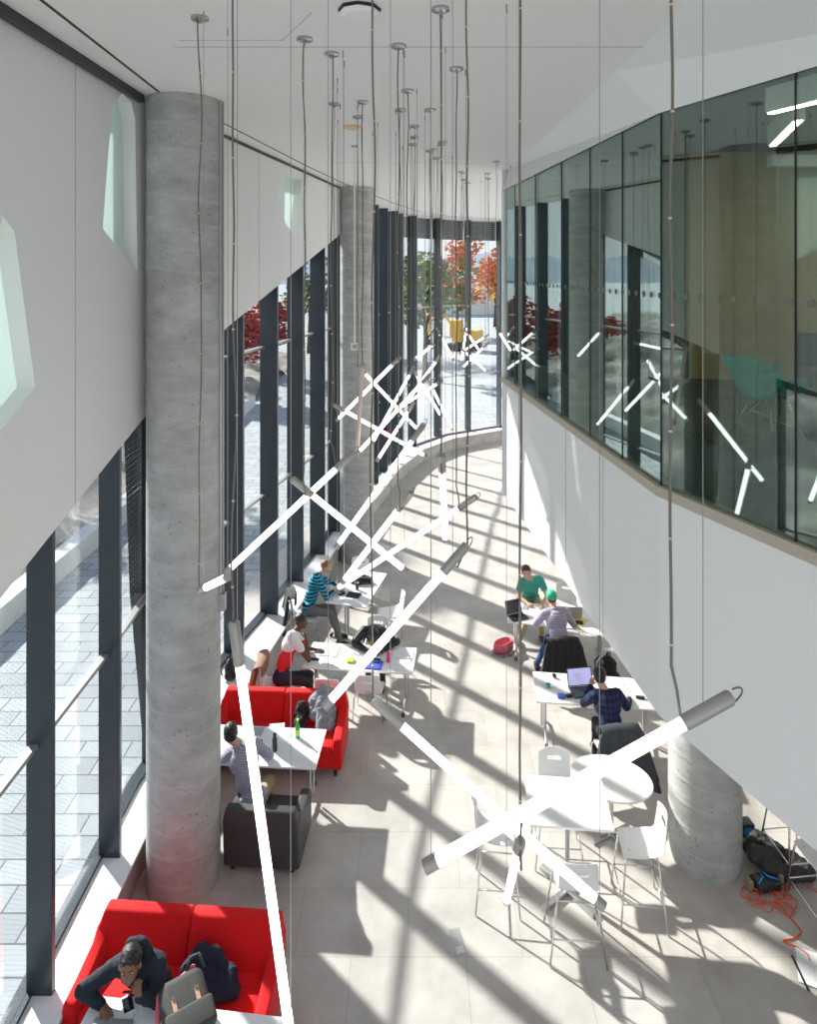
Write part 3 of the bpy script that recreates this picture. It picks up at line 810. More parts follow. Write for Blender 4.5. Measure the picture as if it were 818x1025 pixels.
desk((-.79, 11.44, 0), R(-6), 1.80, .75, 'white study table between the man in the tricolour shirt and the one bent over writing')
desk((-1.03, 13.95, 0), R(76), 1.50, .82, 'white study table at the back left, with black bag and tablet on it')
desk((2.84, 10.55, 0), R(-6.6), 1.80, .77, 'white study table at right in front of the man in navy plaid')
desk((2.76, 12.80, 0), R(-12), 1.80, .80, 'white study table shared by the man in teal and the man in green cap')
desk((-2.03, 9.33, 0), R(-4), 1.72, .76, 'white study table with green bottle, between red sofa and grey armchair')
desk((-1.95, 5.66, 0), R(-6), 1.75, .75, 'white study table at the bottom edge, before the near red sofa')

def sofa(name, loc, rz, w, mfab, label, n=2, hb=.80, cat='sofa', dep=.80, zl=.12):
    e = empty(name, loc, rz, label, cat)          # faces -y; origin at centre
    y0, y1 = -dep / 2, dep / 2; aw = .13
    MB().box((0, y0 + .33, .24), (w - 2 * aw + .02, dep - .14 - .02, .22)).build('base', mfab, e, bevel=.02)
    sw = (w - 2 * aw) / n
    for i in range(n):
        cx = -w / 2 + aw + sw * (i + .5)
        MB().box((cx, y0 + .32, .38), (sw - .008, dep - .18, .12)).build('seat_cushion', mfab, e, bevel=.035, bseg=4, smooth=True)
    # back panels, top outer corners cut and folded towards the arms
    bw = w / n
    for i in range(n):
        x0 = -w / 2 + bw * i + .004; x1 = x0 + bw - .008
        tl = x0 + (.05 if i == 0 else 0); tr = x1 - (.05 if i == n - 1 else 0)
        if n == 1: tl, tr = x0 + .04, x1 - .04
        th = .17
        sl_ = .17 if n == 2 else .04; pf = [(x0, y1 - th - sl_, .30), (x1, y1 - th - sl_, .30), (x1, y1 - th - sl_ * .35, .62), (tr, y1 - th + .04, hb), (tl, y1 - th + .04, hb), (x0, y1 - th - sl_ * .35, .62)]
        pb = [(p[0], (y1 - .03 if p[2] > .5 else y1 - .06) + (.03 if p[2] >= hb else 0), p[2] if p[2] > .4 else zl) for p in pf]
        k = len(pf); b = MB()
        b.add(pf + pb, [tuple(range(k)), tuple(range(2 * k - 1, k - 1, -1))] + [(j, k + j, k + (j + 1) % k, (j + 1) % k) for j in range(k)])
        b.build('backrest', mfab, e, bevel=.028, bseg=4, smooth=True)
    for s in (-1, 1):
        xo = s * w / 2; xi = s * (w / 2 - aw)
        prof = [(y0, zl), (y1 - .07, zl), (y1 - .05, .66), (y1 - .17, .685), (y1 - .27, .60), (y0 + .22, .55), (y0 + .03, .54), (y0 - .005, .48)]
        b = MB(); b.prism([(xi, y, z) for y, z in prof], (xo - xi, 0, 0))
        b.build('armrest', mfab, e, bevel=.03, bseg=4, smooth=True)
    for sx in (-1, 1):
        for y in (y0 + .09, y1 - .14):
            MB().lathe([(.026, 0), (.034, .13)], c=(sx * (w / 2 - .10), y, 0), n=14).build('foot', 'black_plastic', e, smooth=True, auto=.6)
    return e
sofa('red_sofa', (-2.17, 6.55, 0), R(-4), 1.88, 'red_fabric', 'red fabric two-seat sofa at the bottom left where the man in the navy hoodie sits')
sofa('red_sofa', (-1.88, 10.14, 0), R(-3), 1.92, 'red_fabric', 'red two-seat sofa with a grey sweater, behind the table with the green bottle')
sofa('grey_armchair', (-1.73, 8.50, 0), R(180 - 4), .92, 'grey_vinyl', 'dark grey armchair with its back to us, beside the tall column', n=1, cat='armchair', dep=.78, zl=.07)
sofa('grey_armchair', (-2.72, 9.03, 0), R(180 - 4), .80, 'grey_vinyl', 'dark grey armchair mostly hidden behind the tall column', n=1, cat='armchair', dep=.5) if False else None

def seat_shell(b, h, wd=.44, dp=.42, slot=True, bh=.36):
    nu, nv = 14, 22
    def fn(u, v):
        a = (u - .5) * 2
        if v < .55:
            t = v / .55; y = dp / 2 - t * dp; z = h + .02 * (1 - t) ** 2 * -1.2 - .018 * math.sin(t * PI) + .012 * a * a * (t + .2)
            w = wd / 2 * (.93 + .07 * math.sin(t * PI))
            if t < .12: z -= (.12 - t) * .14
        else:
            t = (v - .55) / .45; y = -dp / 2 - .035 * math.sin(t * PI / 2) * 2.2 - .03 * t + .05 * a * a * t; z = h + t * bh * (1 - .0) + .012 * a * a
            w = wd / 2 * (.95 - .06 * t)
            if t > .85: w *= 1 - (t - .85) * .9; z -= (t - .85) * .25 * abs(a) ** 2
            y += .03 * (1 - t) ** 4 * -1
        return Vector((a * w, y, z))
    sk = (lambda i, j: slot and j == 18 and 4 <= i <= 9)
    b.grid(fn, nu, nv, sk)
    return b
def make_chair():
    e = empty('white_chair', (0, 0, 0), 0, 'white chair', 'chair', 'white chairs')
    seat_shell(MB(), .45).build('seat', 'white_plastic', e, smooth=True, solid=.012, sub=1)
    for sx in (-1, 1):
        for sy in (-1, 1):
            y = sy * .17
            MB().tube([(sx * .12, y * .7, .425), (sx * .20, y, .41), (sx * .225, y * 1.15, .36), (sx * .245, y * 1.35, .012)], .010, 10).build('leg', 'chrome', e, smooth=True)
    b = MB()
    for sx in (-1, 1): b.tube([(sx * .20, -.17, .41), (sx * .20, .17, .41)], .008, 8)
    b.build('seat_frame', 'chrome', e, smooth=True)
    return e
def make_stool():
    e = empty('bar_stool', (0, 0, 0), 0, 'bar stool', 'stool', 'white bar stools')
    seat_shell(MB(), .76, .44, .40, bh=.37).build('seat', 'white_plastic', e, smooth=True, solid=.012, sub=1)
    for sx in (-1, 1):
        for sy in (-1, 1):
            MB().tube([(sx * .10, sy * .12, .735), (sx * .18, sy * .165, .722), (sx * .20, sy * .18, .68), (sx * .29, sy * .245, .01)], .011, 10).build('leg', 'chrome', e, smooth=True)
    b = MB(); k = .62; ft = [(sx * (.2 + .09 * k), sy * (.18 + .065 * k), .68 - .67 * k) for sx, sy in ((-1, -1), (1, -1), (1, 1), (-1, 1))]
    b.tube([ft[0], ft[1]], .008, 8); b.tube([ft[1], ft[2]], .008, 8); b.tube([ft[2], ft[3]], .008, 8); b.tube([ft[3], ft[0]], .008, 8)
    b.build('footrest', 'chrome', e, smooth=True)
    return e
ch = make_chair()
# chair faces +y; rz rotates
chairs = [((-.62, 11.12, 0), R(-6), 'empty white chair, slotted back to us, at the table of the bent-over man'),
 ((-1.24, 11.02, 0), R(-6), 'empty white chair just behind the middle red sofa'),
 ((-2.12, 11.18, 0), R(-88), 'white chair the man in the tricolour shirt sits on'),
 ((-.58, 12.38, 0), R(175), 'white chair of the man bent over writing'),
 ((-2.00, 13.42, 0), R(-78), 'white chair of the man in teal stripes'),
 ((-.38, 13.55, 0), R(98), 'empty white chair at the right side of the back left table'),
 ((-1.12, 14.98, 0), R(168), 'empty white chair at the far end of the back left table'),
 ((2.45, 13.95, 0), R(178), 'white chair of the man in the teal tee'),
 ((3.15, 13.75, 0), R(168), 'empty white chair behind the open silver laptop at the far right table'),
 ((2.66, 12.00, 0), R(4), 'white chair of the man in the green cap'),
 ((2.88, 9.74, 0), R(6), 'white chair of the man in navy plaid')]
for i, (l, r, lab) in enumerate(chairs): place(ch, i > 0, l, r, lab)
st = make_stool()
for i, (l, r, lab) in enumerate([((1.765, 7.32, 0), R(-4), 'white bar stool nearest us, its slotted back to the camera'),
 ((2.58, 7.74, 0), R(84), 'white bar stool between bar table and the short-looking column'),
 ((1.02, 7.92, 0), R(-96), 'white bar stool seen edge-on at the left of the bar table'),
 ((1.82, 8.45, 0), R(176), 'white bar stool on the far side of the bar table'),
 ((4.62, 8.28, 0), R(95), 'bar stool at the right edge, legs straddling the dark coats'),
 ((4.56, 7.60, 0), R(95), 'bar stool at the right edge, nearest to the loose papers')]): place(st, i > 0, l, r, lab)
# bar table
e = empty('bar_table', (1.83, 7.95, 0), R(-5), 'white rectangular bar-height table among the stools', 'table')
MB().box((0, 0, 1.035), (.92, .76, .03)).build('tabletop', 'white_lam', e, bevel=.006)
MB().tube([(0, 0, .05), (0, 0, 1.02)], .030, 18).build('post', 'alu', e, smooth=True, auto=.6)
for a in (R(42), R(-48)):
    v = Vector((math.cos(a), math.sin(a), 0)) * .40
    MB().bar(-v + Vector((0, 0, .025)), v + Vector((0, 0, .025)), .07, .045).build('foot_bar', 'alu', e, bevel=.008)
e = empty('oval_table', (2.57, 8.74, 0), R(-18), 'low white oval table behind the bar table, next to the short-looking column', 'table')
MB().lathe([(.50, .712), (.508, .725), (.50, .74)], n=48, sy=.80).build('tabletop', 'white_lam', e, smooth=True, auto=.5)
MB().tube([(0, 0, .04), (0, 0, .712)], .03, 16).build('post', 'alu', e, smooth=True, auto=.6)
for a in (R(45), R(-45)):
    v = Vector((math.cos(a), math.sin(a), 0)) * .30
    MB().bar(-v + Vector((0, 0, .02)), v + Vector((0, 0, .02)), .06, .04).build('foot_bar', 'alu', e, bevel=.008)

# ------------------------------------------------------------------ people
def frame(fwd, up):
    u = up.normalized(); f = (fwd - u * fwd.dot(u)).normalized(); r = f.cross(u)
    return Matrix((r, f, u)).transposed()         # columns: right, forward, up
def hand(b, w, dirv, palm, side, curl=.5, r=.0085):
    """w wrist, dirv finger direction, palm palm-normal, side=+1/-1 which side the thumb leaves"""
    d = dirv.normalized(); n = (palm - d * palm.dot(d)).normalized(); x = d.cross(n) * side
    c = w + d * .05
    for k in (-1, 0, 1):
        b.cap(w + x * k * .014, w + d * .085 + x * k * .024, .017, .013, 8)
    for i, (off, L_) in enumerate(((.030, .070), (.010, .080), (-.010, .074), (-.029, .058))):
        p0 = w + d * .088 + x * off
        a1 = curl * .6; d1 = d * math.cos(a1) + n * math.sin(a1)
        p1 = p0 + d1 * L_ * .5
        a2 = a1 + curl * .9; d2 = d * math.cos(a2) + n * math.sin(a2)
        p2 = p1 + d2 * L_ * .32; a3 = a2 + curl * .5; d3 = d * math.cos(a3) + n * math.sin(a3)
        p3 = p2 + d3 * L_ * .22
        b.cap(p0 - d * .02, p1, r * 1.05, r, 8); b.cap(p1, p2, r, r * .92, 8); b.cap(p2, p3, r * .92, r * .8, 8)
    t0 = w + d * .025 + x * .022; t1 = t0 + (x * .7 + d * .7 + n * .35).normalized() * .042; t2 = t1 + (x * .25 + d * .9 + n * .4).normalized() * .034
    b.cap(t0, t1, .013, .0105, 8); b.cap(t1, t2, .0105, .009, 8)
def person(label, hip, sh, head, face, arms, legs, skin, top, bottom, hair, shoe='black_plastic', sleeve='long', headup=None, spine_f=None, hs=1.1, beard=None, capc=None, hood=False):
    """hip, sh: pelvis centre and middle between shoulders; arms: ((elbow,wrist,handdir,palm,curl) left,right as seen from the person; legs: ((knee,ankle)x2) left,right"""
    o = Vector((hip[0], hip[1], 0)); e = empty('person', o, label=label, cat='person', group='students at the tables')
    V = lambda p: Vector(p) - o
    hip = V(hip); sh = V(sh); head = V(head); face = Vector(face).normalized()
    gap = head - sh
    if gap.length > .222: sh = head - gap.normalized() * .222
    fl = Vector((spine_f or face)); fl.z = 0; fl.normalize()
    up = (sh - hip).normalized(); M = frame(fl, up); right = M.col[0].copy(); fwd = M.col[1].copy()
    hu = Vector(headup) if headup else Vector((0, 0, 1)); HM = frame(face, hu)
    S_ = [sh - right * .180 - up * .035, sh + right * .180 - up * .035]   # left, right
    K = []
    def torso(b, g):
        b.sph(hip + up * .02, (.165 + g, .125 + g, .13 + g), 16, M)
        m = hip.lerp(sh, .38) - fwd * .02
        b.sph(m, (.142 + g, .108 + g, .17 + g), 16, M)
        c = hip.lerp(sh, .74) - fwd * .01
        b.sph(c, (.178 + g, .120 + g, .175 + g), 16, M)
        b.cap(S_[0] + right * .03, S_[1] - right * .03, .066 + g, .066 + g)
    def arm(b, i, g, frac=1., hand_=False):
        el, wr, hd, pn, cu = arms[i]; el = V(el); wr = V(wr); s = S_[i]
        if frac < .5:
            b.cap(s, s.lerp(el, .55), .056 + g, .052 + g)
        else:
            b.cap(s, el, .054 + g, .040 + g); b.cap(el, wr if frac == 1 and g == 0 else el.lerp(wr, .93), .040 + g, .026 + g * .8)
        if hand_: hand(b, wr, Vector(hd), Vector(pn), (1 if i == 0 else -1), cu)
    # skin body, one continuous surface
    b = MB(); torso(b, 0)
    for i in (0, 1): arm(b, i, 0, 1, True)
    for i, (kn, an, tt) in enumerate(legs):
        kn = V(kn); an = V(an); hp = hip + right * (.085 if i else -.085)
        b.cap(hp, kn, .08, .055); b.cap(kn, an, .052, .036); b.cap(an, Vector((an.x, an.y, .045)) + Vector(tt) * .10, .034, .022)
    neck0 = sh + up * .01; hb = head - HM.col[2] * .06 * hs - HM.col[1] * .02
    b.cap(neck0, hb, .062, .056)
    c0, c1, c2 = HM.col[0].copy(), HM.col[1].copy(), HM.col[2].copy()
    b.sph(head + c2 * .025 - c1 * .012, (.074 * hs, .092 * hs, .088 * hs), 20, HM)       # cranium
    b.sph(head - c2 * .035 + c1 * .022, (.058 * hs, .066 * hs, .075 * hs), 16, HM)       # face
    b.cap(head - c2 * .085 + c1 * .058, head - c2 * .085 + c1 * .05, .026 * hs, .03 * hs, 10)  # chin
    b.cap(head + c1 * .082 + c2 * .008, head + c1 * .104 - c2 * .030, .008, .0135, 8)   # nose
    b.cap(head + c1 * .078 + c2 * .024 - c0 * .036, head + c1 * .078 + c2 * .024 + c0 * .036, .012, .012, 8)  # brow
    b.cap(head + c1 * .08 - c2 * .058 - c0 * .016, head + c1 * .08 - c2 * .058 + c0 * .016, .009, .009, 8)   # mouth
    for s in (-1, 1):
        b.sph(head + c0 * s * .078 * hs - c2 * .012, (.010, .020, .032), 10, HM)      # ears
    bd = b.blob('body', skin, e, voxel=.0075, it=3)
    for s in (-1, 1):
        q = head + c1 * .080 + c2 * .004 + c0 * s * .031
        ey = MB().sph(q - c1 * .004, (.0115, .008, .0055), 10, HM).build('eye', 'eye_white', e, smooth=True)
        MB().sph(q + c1 * .004, .0052, 8).build('iris', 'eye_dark', ey, smooth=True)
        MB().cap(head + c1 * .089 + c2 * .029 + c0 * s * .016, head + c1 * .082 + c2 * .030 + c0 * s * .046, .0045, .003, 6).build('eyebrow', hair, e, smooth=True)
    MB().cap(head + c1 * .086 - c2 * .060 - c0 * .018, head + c1 * .086 - c2 * .060 + c0 * .018, .0055, .0055, 6).build('mouth', 'lips', e, smooth=True)
    # hair: a cap over the skull, down the back and the temples
    b = MB(); b.sph(head + c2 * .040 - c1 * .024, (.082 * hs, .094 * hs, .088 * hs), 20, HM)
    b.sph(head - c1 * .042 - c2 * .012, (.078 * hs, .058 * hs, .075 * hs), 16, HM)
    b.cap(head + c2 * .078 + c1 * .055 - c0 * .03, head + c2 * .078 + c1 * .055 + c0 * .03, .026, .026, 8)
    if capc:
        b2 = MB(); b2.sph(head + c2 * .048 - c1 * .010, (.088 * hs, .102 * hs, .086 * hs), 20, HM)
        cp = b2.blob('cap', capc[0], e, voxel=.008, it=2)
        br = MB()
        br.grid(lambda u, v: head + c2 * (.058 - .02 * v - .03 * (2 * u - 1) ** 2) + c1 * (.075 + .075 * v * (1 - .5 * (2 * u - 1) ** 2)) + c0 * (2 * u - 1) * .07, 8, 5)
        br.build('brim', capc[1], cp, smooth=True, solid=.005)
        MB().sph(head + c2 * .055 - c1 * .112, (.022, .004, .018), 12, HM).build('badge', capc[1], cp, smooth=True)
        MB().sph(head - c1 * .045 - c2 * .012, (.076 * hs, .056 * hs, .062 * hs), 16, HM).blob('hair', hair, e, voxel=.008, it=2)
    else:
        b.blob('hair', hair, e, voxel=.007, it=2, disp=.012, dscale=.02)
    if beard:
        b = MB(); b.sph(head - c2 * .075 + c1 * .040, (.052, .048, .040), 14, HM); b.blob('beard', beard, e, voxel=.007, it=2, disp=.006, dscale=.02)
    # top
    g = .022 if sleeve == 'long' else .018
    b = MB(); torso(b, g)
    for i in (0, 1): arm(b, i, g, 1 if sleeve == 'long' else .4)
    tp = b.blob('shirt' if not hood else 'hoodie', top, e, voxel=.010, it=5, disp=.022, dscale=.09)
    if sleeve == 'long':
        for i in (0, 1):
            el, wr = V(arms[i][0]), V(arms[i][1]); MB().cap(el.lerp(wr, .84), el.lerp(wr, .92), .040, .036).blob('cuff', top, tp, voxel=.008, it=2)
    if hood:
        b = MB(); bb = sh - fwd * .05 + up * .04
        for i in range(9):
            a0 = PI * i / 8; a1 = PI * (i + 1) / 8
            if i < 8: b.cap(bb + right * .10 * math.cos(a0) - fwd * .07 * math.sin(a0) + up * .04 * math.sin(a0), bb + right * .10 * math.cos(a1) - fwd * .07 * math.sin(a1) + up * .04 * math.sin(a1), .042, .042)
        b.cap(bb + up * .09 - fwd * .05 - right * .05, bb + up * .09 - fwd * .05 + right * .05, .045, .045)
        b.blob('hood', top, tp, voxel=.010, it=4, disp=.02, dscale=.06)
    else:
        pts = [neck0 + up * .022 + (right * math.cos(t * PI / 6) * .066 + fwd * math.sin(t * PI / 6) * .066) for t in range(12)]
        MB().tube(pts, .012, 8, closed=True).build('collar', top, tp, smooth=True)
    # trousers and shoes
    b = MB(); b.sph(hip, (.18, .145, .125), 16, M)
    for i, (kn, an, tt) in enumerate(legs):
        kn = V(kn); an = V(an); hp = hip + right * (.085 if i else -.085)
        b.cap(hp, kn, .094, .070); b.cap(kn, an + Vector((0, 0, .02)), .066, .050)
    b.blob('trousers', bottom, e, voxel=.012, it=5, disp=.02, dscale=.1)
    for i, (kn, an, tt) in enumerate(legs):
        an = V(an); t = Vector(tt); t.z = 0; t.normalize()
        an0 = Vector((an.x, an.y, 0))
        b = MB(); b.cap(an0 - t * .04 + Vector((0, 0, .05)), an0 + t * .07 + Vector((0, 0, .045)), .050, .046); b.cap(an0 + t * .07 + Vector((0, 0, .04)), an0 + t * .16 + Vector((0, 0, .036)), .045, .036)
        b.blob('shoe', shoe, e, voxel=.009, it=3)
    return e, tp, (sh - Vector((0, 0, 0)), right, fwd, up, o)
T = .755   # hand height on a table
# 1 navy hoodie, bottom left, faces the camera
e1, tp, fr = person('man in a navy hoodie, chin on hand, leaning over the bottom-left table',
 (-2.38, 6.42, .52), (-2.41, 6.12, 1.03), P(130, 966, 1.19), (.12, -1, -.55),
 [((-2.19, 6.02, .80), (-2.31, 5.90, .955), (-.15, .0, 1), (0, 1, .2), 1.3),          # his left arm (picture right) to the chin
  ((-2.88, 6.07, .83), P(103, 1006, .79), (.75, -.6, -.12), (0, 0, -1), .75)],        # his right arm on the table
 [((-2.28, 5.98, .50), (-2.28, 5.90, .08), (0, -1, 0)), ((-2.52, 5.98, .50), (-2.52, 5.85, .08), (0, -1, 0))],
 'skin_brown', 'navy_sweat', 'trouser_dark', 'hair_black', hood=True, spine_f=(0, -1, 0), hs=1.14)
sh_, rt_, fw_, up_, o_ = fr
b = MB(); c = sh_ - up_ * .17 + fw_ * .152 + rt_ * .05
X = rt_ * -1
def glyph(b, c, s, bars):
    for (x0, z0, x1, z1) in bars: b.bar(c + X * x0 * s + up_ * z0 * s, c + X * x1 * s + up_ * z1 * s, .014, .012)
glyph(b, c, .05, [(-1, 1, 1, 1), (0, -1, 0, 1), (-.4, -1, .4, -1), (-1, 1, -1, .6), (1, 1, 1, .6)])
b.build('letter_T', 'maroon', tp)
b = MB(); glyph(b, c - fw_ * .004, .05, [(1.6, -1, 1.9, 1), (1.9, 1, 2.4, -1)]); b.build('letter_A', 'maroon', tp)
# 2 light plaid shirt, back to us
person('man in light plaid shirt with his back to us, half behind the tall column',
 (-1.93, 8.62, .54), (-2.13, 8.86, 1.02), P(231, 733, 1.24), (-.1, 1, -.4),
 [((-2.42, 9.0, .80), (-2.30, 9.22, T + .03), (.6, .7, 0), (0, 0, -1), .5), ((-1.83, 9.05, .80), (-2.02, 9.24, T + .03), (-.7, .6, 0), (0, 0, -1), .5)],
 [((-2.05, 9.02, .50), (-2.05, 9.05, .08), (0, 1, 0)), ((-1.82, 9.02, .50), (-1.8, 9.08, .08), (0, 1, 0))],
 'skin_light', 'plaid_light', 'chino', 'hair_black', spine_f=(0, 1, 0))
# 3 tricolour polo
person('man in a white, red and navy shirt resting his cheek on his hand',
 (-2.07, 11.20, .53), (-1.97, 11.40, 1.02), P(302, 622, 1.22), (1, -.25, -.35),
 [((-1.72, 11.62, .79), (-1.56, 11.58, T + .03), (1, -.1, 0), (0, 0, -1), .5), ((-1.63, 11.27, .79), (-1.70, 11.44, 1.02), (-.15, .25, 1), (-1, .1, 0), 1.2)],
 [((-1.62, 11.30, .54), (-1.60, 11.30, .08), (1, 0, 0)), ((-1.60, 11.08, .54), (-1.52, 11.05, .08), (1, 0, 0))],
 'skin_dark', 'polo_tricolour', 'trouser_dark', 'hair_black', sleeve='short', spine_f=(1, -.1, 0))
# 4 black track jacket
e4, tp, fr = person('man in black track jacket with white stripes, bent low over his writing',
 (-.58, 12.28, .53), (-.57, 11.93, .98), P(374, 636, 1.05), (0, -.55, -.85),
 [((-.20, 11.80, .80), (-.42, 11.58, T + .03), (-.7, -.6, 0), (0, 0, -1), .6), ((-.93, 11.78, .80), (-.72, 11.58, T + .03), (.6, -.6, 0), (0, 0, -1), .8)],
 [((-.46, 11.85, .53), (-.44, 11.82, .08), (0, -1, 0)), ((-.68, 11.85, .53), (-.70, 11.82, .08), (0, -1, 0))],
 'skin_dark', 'track_black', 'trouser_dark', 'hair_black', spine_f=(0, -1, 0), headup=(0, -.8, .6))
sh_, rt_, fw_, up_, o_ = fr
for s, el in ((-1, (-.20, 11.80, .80)), (1, (-.93, 11.78, .80))):
    for k in (-1, 0, 1):
        b = MB(); el_ = Vector(el) - o_; s0 = sh_ + rt_ * s * .19 + Vector((0, k * .028 - .03, .088)); s1 = el_ + Vector((0, k * .026 - .02, .082))
        b.tube([s0, s0.lerp(s1, .5) + Vector((0, 0, .012)), s1], .010, 6); b.build('sleeve_stripe', 'stripe_white', tp)
# 5 teal and black stripes
person('man in a blue and black striped top reading at the back left table',
 (-1.96, 13.45, .53), (-1.86, 13.68, 1.03), P(327, 567, 1.21), (1, -.35, -.4),
 [((-1.55, 13.98, .79), (-1.42, 13.80, T + .03), (.8, -.5, 0), (0, 0, -1), .6), ((-1.60, 13.40, .80), (-1.47, 13.66, T + .04), (.4, .8, .2), (0, 0, -1), .8)],
 [((-1.50, 13.52, .55), (-1.36, 13.42, .08), (1, -.2, 0)), ((-1.50, 13.25, .55), (-1.30, 13.15, .08), (1, -.2, 0))],
 'skin_light', 'stripe_teal', 'trouser_grey', 'hair_ginger', beard='hair_ginger', spine_f=(1, -.1, 0))
# 6 teal tee
person('man in a teal tee facing us at the far right table',
 (2.47, 13.90, .53), (2.43, 13.62, 1.03), P(527, 573, 1.22), (-.1, -1, -.75),
 [((2.70, 13.42, .82), (2.56, 13.15, T + .03), (-.5, -.7, 0), (0, 0, -1), .7), ((2.12, 13.42, .82), (2.28, 13.18, T + .03), (.6, -.6, 0), (0, 0, -1), .7)],
 [((2.58, 13.45, .53), (2.58, 13.35, .08), (0, -1, 0)), ((2.36, 13.45, .53), (2.10, 13.10, .08), (0, -1, 0))],
 'skin_light', 'teal_tee', 'chino', 'hair_brown', sleeve='short', spine_f=(0, -1, 0), hs=1.14)
# 7 green cap
person('man in a green cap and violet plaid shirt, back to us',
 (2.66, 12.02, .53), (2.62, 12.26, 1.03), P(552, 598, 1.25), (-.1, 1, -.25),
 [((2.30, 12.42, .80), (2.36, 12.66, T + .03), (.3, 1, 0), (0, 0, -1), .5), ((2.96, 12.38, .80), (2.92, 12.60, T + .03), (-.2, 1, 0), (0, 0, -1), .5)],
 [((2.52, 12.42, .53), (2.30, 12.35, .08), (0, 1, 0)), ((2.78, 12.45, .53), (2.80, 12.5, .08), (0, 1, 0))],
 'skin_light', 'plaid_violet', 'jeans', 'hair_brown', spine_f=(0, 1, 0), capc=('cap_green', 'cap_dark_green'))
# 8 navy plaid
person('man in a navy plaid shirt at the laptop with his back to us',
 (2.89, 9.75, .53), (2.86, 9.98, 1.03), P(600, 676, 1.22), (-.1, 1, -.3),
 [((2.58, 10.14, .80), (2.70, 10.20, 1.02), (.25, .15, 1), (0, -1, .2), 1.1), ((3.18, 10.05, .80), (3.29, 10.26, T + .03), (-.1, 1, 0), (0, 0, -1), .5)],
 [((2.76, 10.15, .53), (2.76, 10.2, .08), (0, 1, 0)), ((3.00, 10.15, .53), (3.02, 10.2, .08), (0, 1, 0))],
 'skin_light', 'plaid_navy', 'trouser_dark', 'hair_black', spine_f=(0, 1, 0))

# ------------------------------------------------------------------ coats on chairs, bags
def coat(loc, rz, m, label, top=.84, drop=.45, w=.50, flare=.08, front=.18):
    """garment hung over a chair back; local +y is the chair's forward"""
    e = empty('jacket', loc, rz, label, 'jacket', None)
    L_ = drop + front
    def fn(u, v):
        a = 2 * u - 1; s = v * L_
        wv = .02 * math.sin(u * 17 + 1) * (abs(s - front) / drop) + .012 * math.sin(u * 31)
        if s < front - .03: y = .075 + wv; z = top - (front - s)
        elif s < front + .03:
            t = (s - front + .03) / .06 * PI; y = .075 * math.cos(t); z = top - .03 + .03 * math.sin(t)
        else: y = -.075 - .10 * ((s - front) / drop) ** 1.3 + wv; z = top - (s - front)
        hw = w / 2 + flare * max(0, s - front) / drop - .03 * math.exp(-((s - front) / .05) ** 2)
        return Vector((a * hw, y - .03 * a * a, z - .035 * abs(a) ** 3 * (1 if s > front else 0)))
    b = MB(); b.grid(fn, 26, 24); b.build('cloth', m, e, smooth=True, solid=.018, sub=1)
    for s in (-1, 1): MB().cap((s * (w / 2 - .02), -.09, top - .10), (s * (w / 2 + flare * .7), -.18, top - drop * .85), .035, .040).blob('sleeve', m, e, voxel=.012, it=3, disp=.02, dscale=.08)
    return e
coat((2.62, 11.745, 0), R(4), 'jacket_black', 'black jacket hung over the chair of the man in the green cap', top=.92, drop=.68, w=.60, flare=.13)
coat((2.91, 9.49, 0), R(6), 'jacket_slate', 'slate dark jacket spread over the chair of the man in navy plaid', top=.92, drop=.80, w=.60, flare=.20)
coat((-2.37, 11.17, 0), R(-88), 'jacket_brown', 'brown jacket hung over the chair of the man in the tricolour shirt', top=.90, drop=.60, w=.58, flare=.12)
coat((-2.26, 13.38, 0), R(-78), 'jacket_black', 'black jacket hung over the chair of the man in teal stripes', top=.93, drop=.74, w=.58, flare=.14)
def heap(name, loc, label, m, cat, pts, r=.07, seed=1, ext=None):
    e = empty(name, loc, 0, label, cat); rnd = random.Random(seed); b = MB()
    for a, c in zip(pts, pts[1:]): b.cap(a, c, r * rnd.uniform(.7, 1.2), r * rnd.uniform(.7, 1.2))
    b.blob('cloth', m, e, voxel=.010, it=8, disp=.038, dscale=.05)
    return e
g = heap('grey_sweater', (-1.32, 10.20, .44), 'grey knitted sweater heaped on the right seat of the middle red sofa', 'hoodie_grey', 'sweater',
     [(-.10, .16, .30), (.02, .20, .40), (.14, .19, .36), (.20, .10, .12), (.16, -.12, .06), (.04, -.14, .05), (.02, .08, .28), (-.08, .02, .12), (-.12, .14, .26), (.10, .10, .32), (.06, -.08, .10), (.20, .04, .2)], .072, 3)
heap('dark_bag', (-1.60, 10.18, .44), 'black bag beside the grey sweater on the middle red sofa', 'jacket_black', 'bag', [(-.04, .05, .09), (.0, .12, .2), (.05, .08, .12), (0, -.03, .06)], .08, 5)
heap('navy_jacket', (-2.02, 6.42, .44), 'dark navy jacket crumpled on the near red sofa behind the backpack', 'jacket_navy', 'jacket',
     [(-.08, .05, .16), (.05, .14, .25), (.18, .14, .22), (.34, .06, .12), (.40, -.04, .07), (.24, -.08, .06), (.08, -.05, .08), (.0, 0.02, .08), (.12, .08, .15), (.28, .1, .13), (.2, .02, .08), (.12, .02, .08), (.26, .0, .08)], .066, 8)
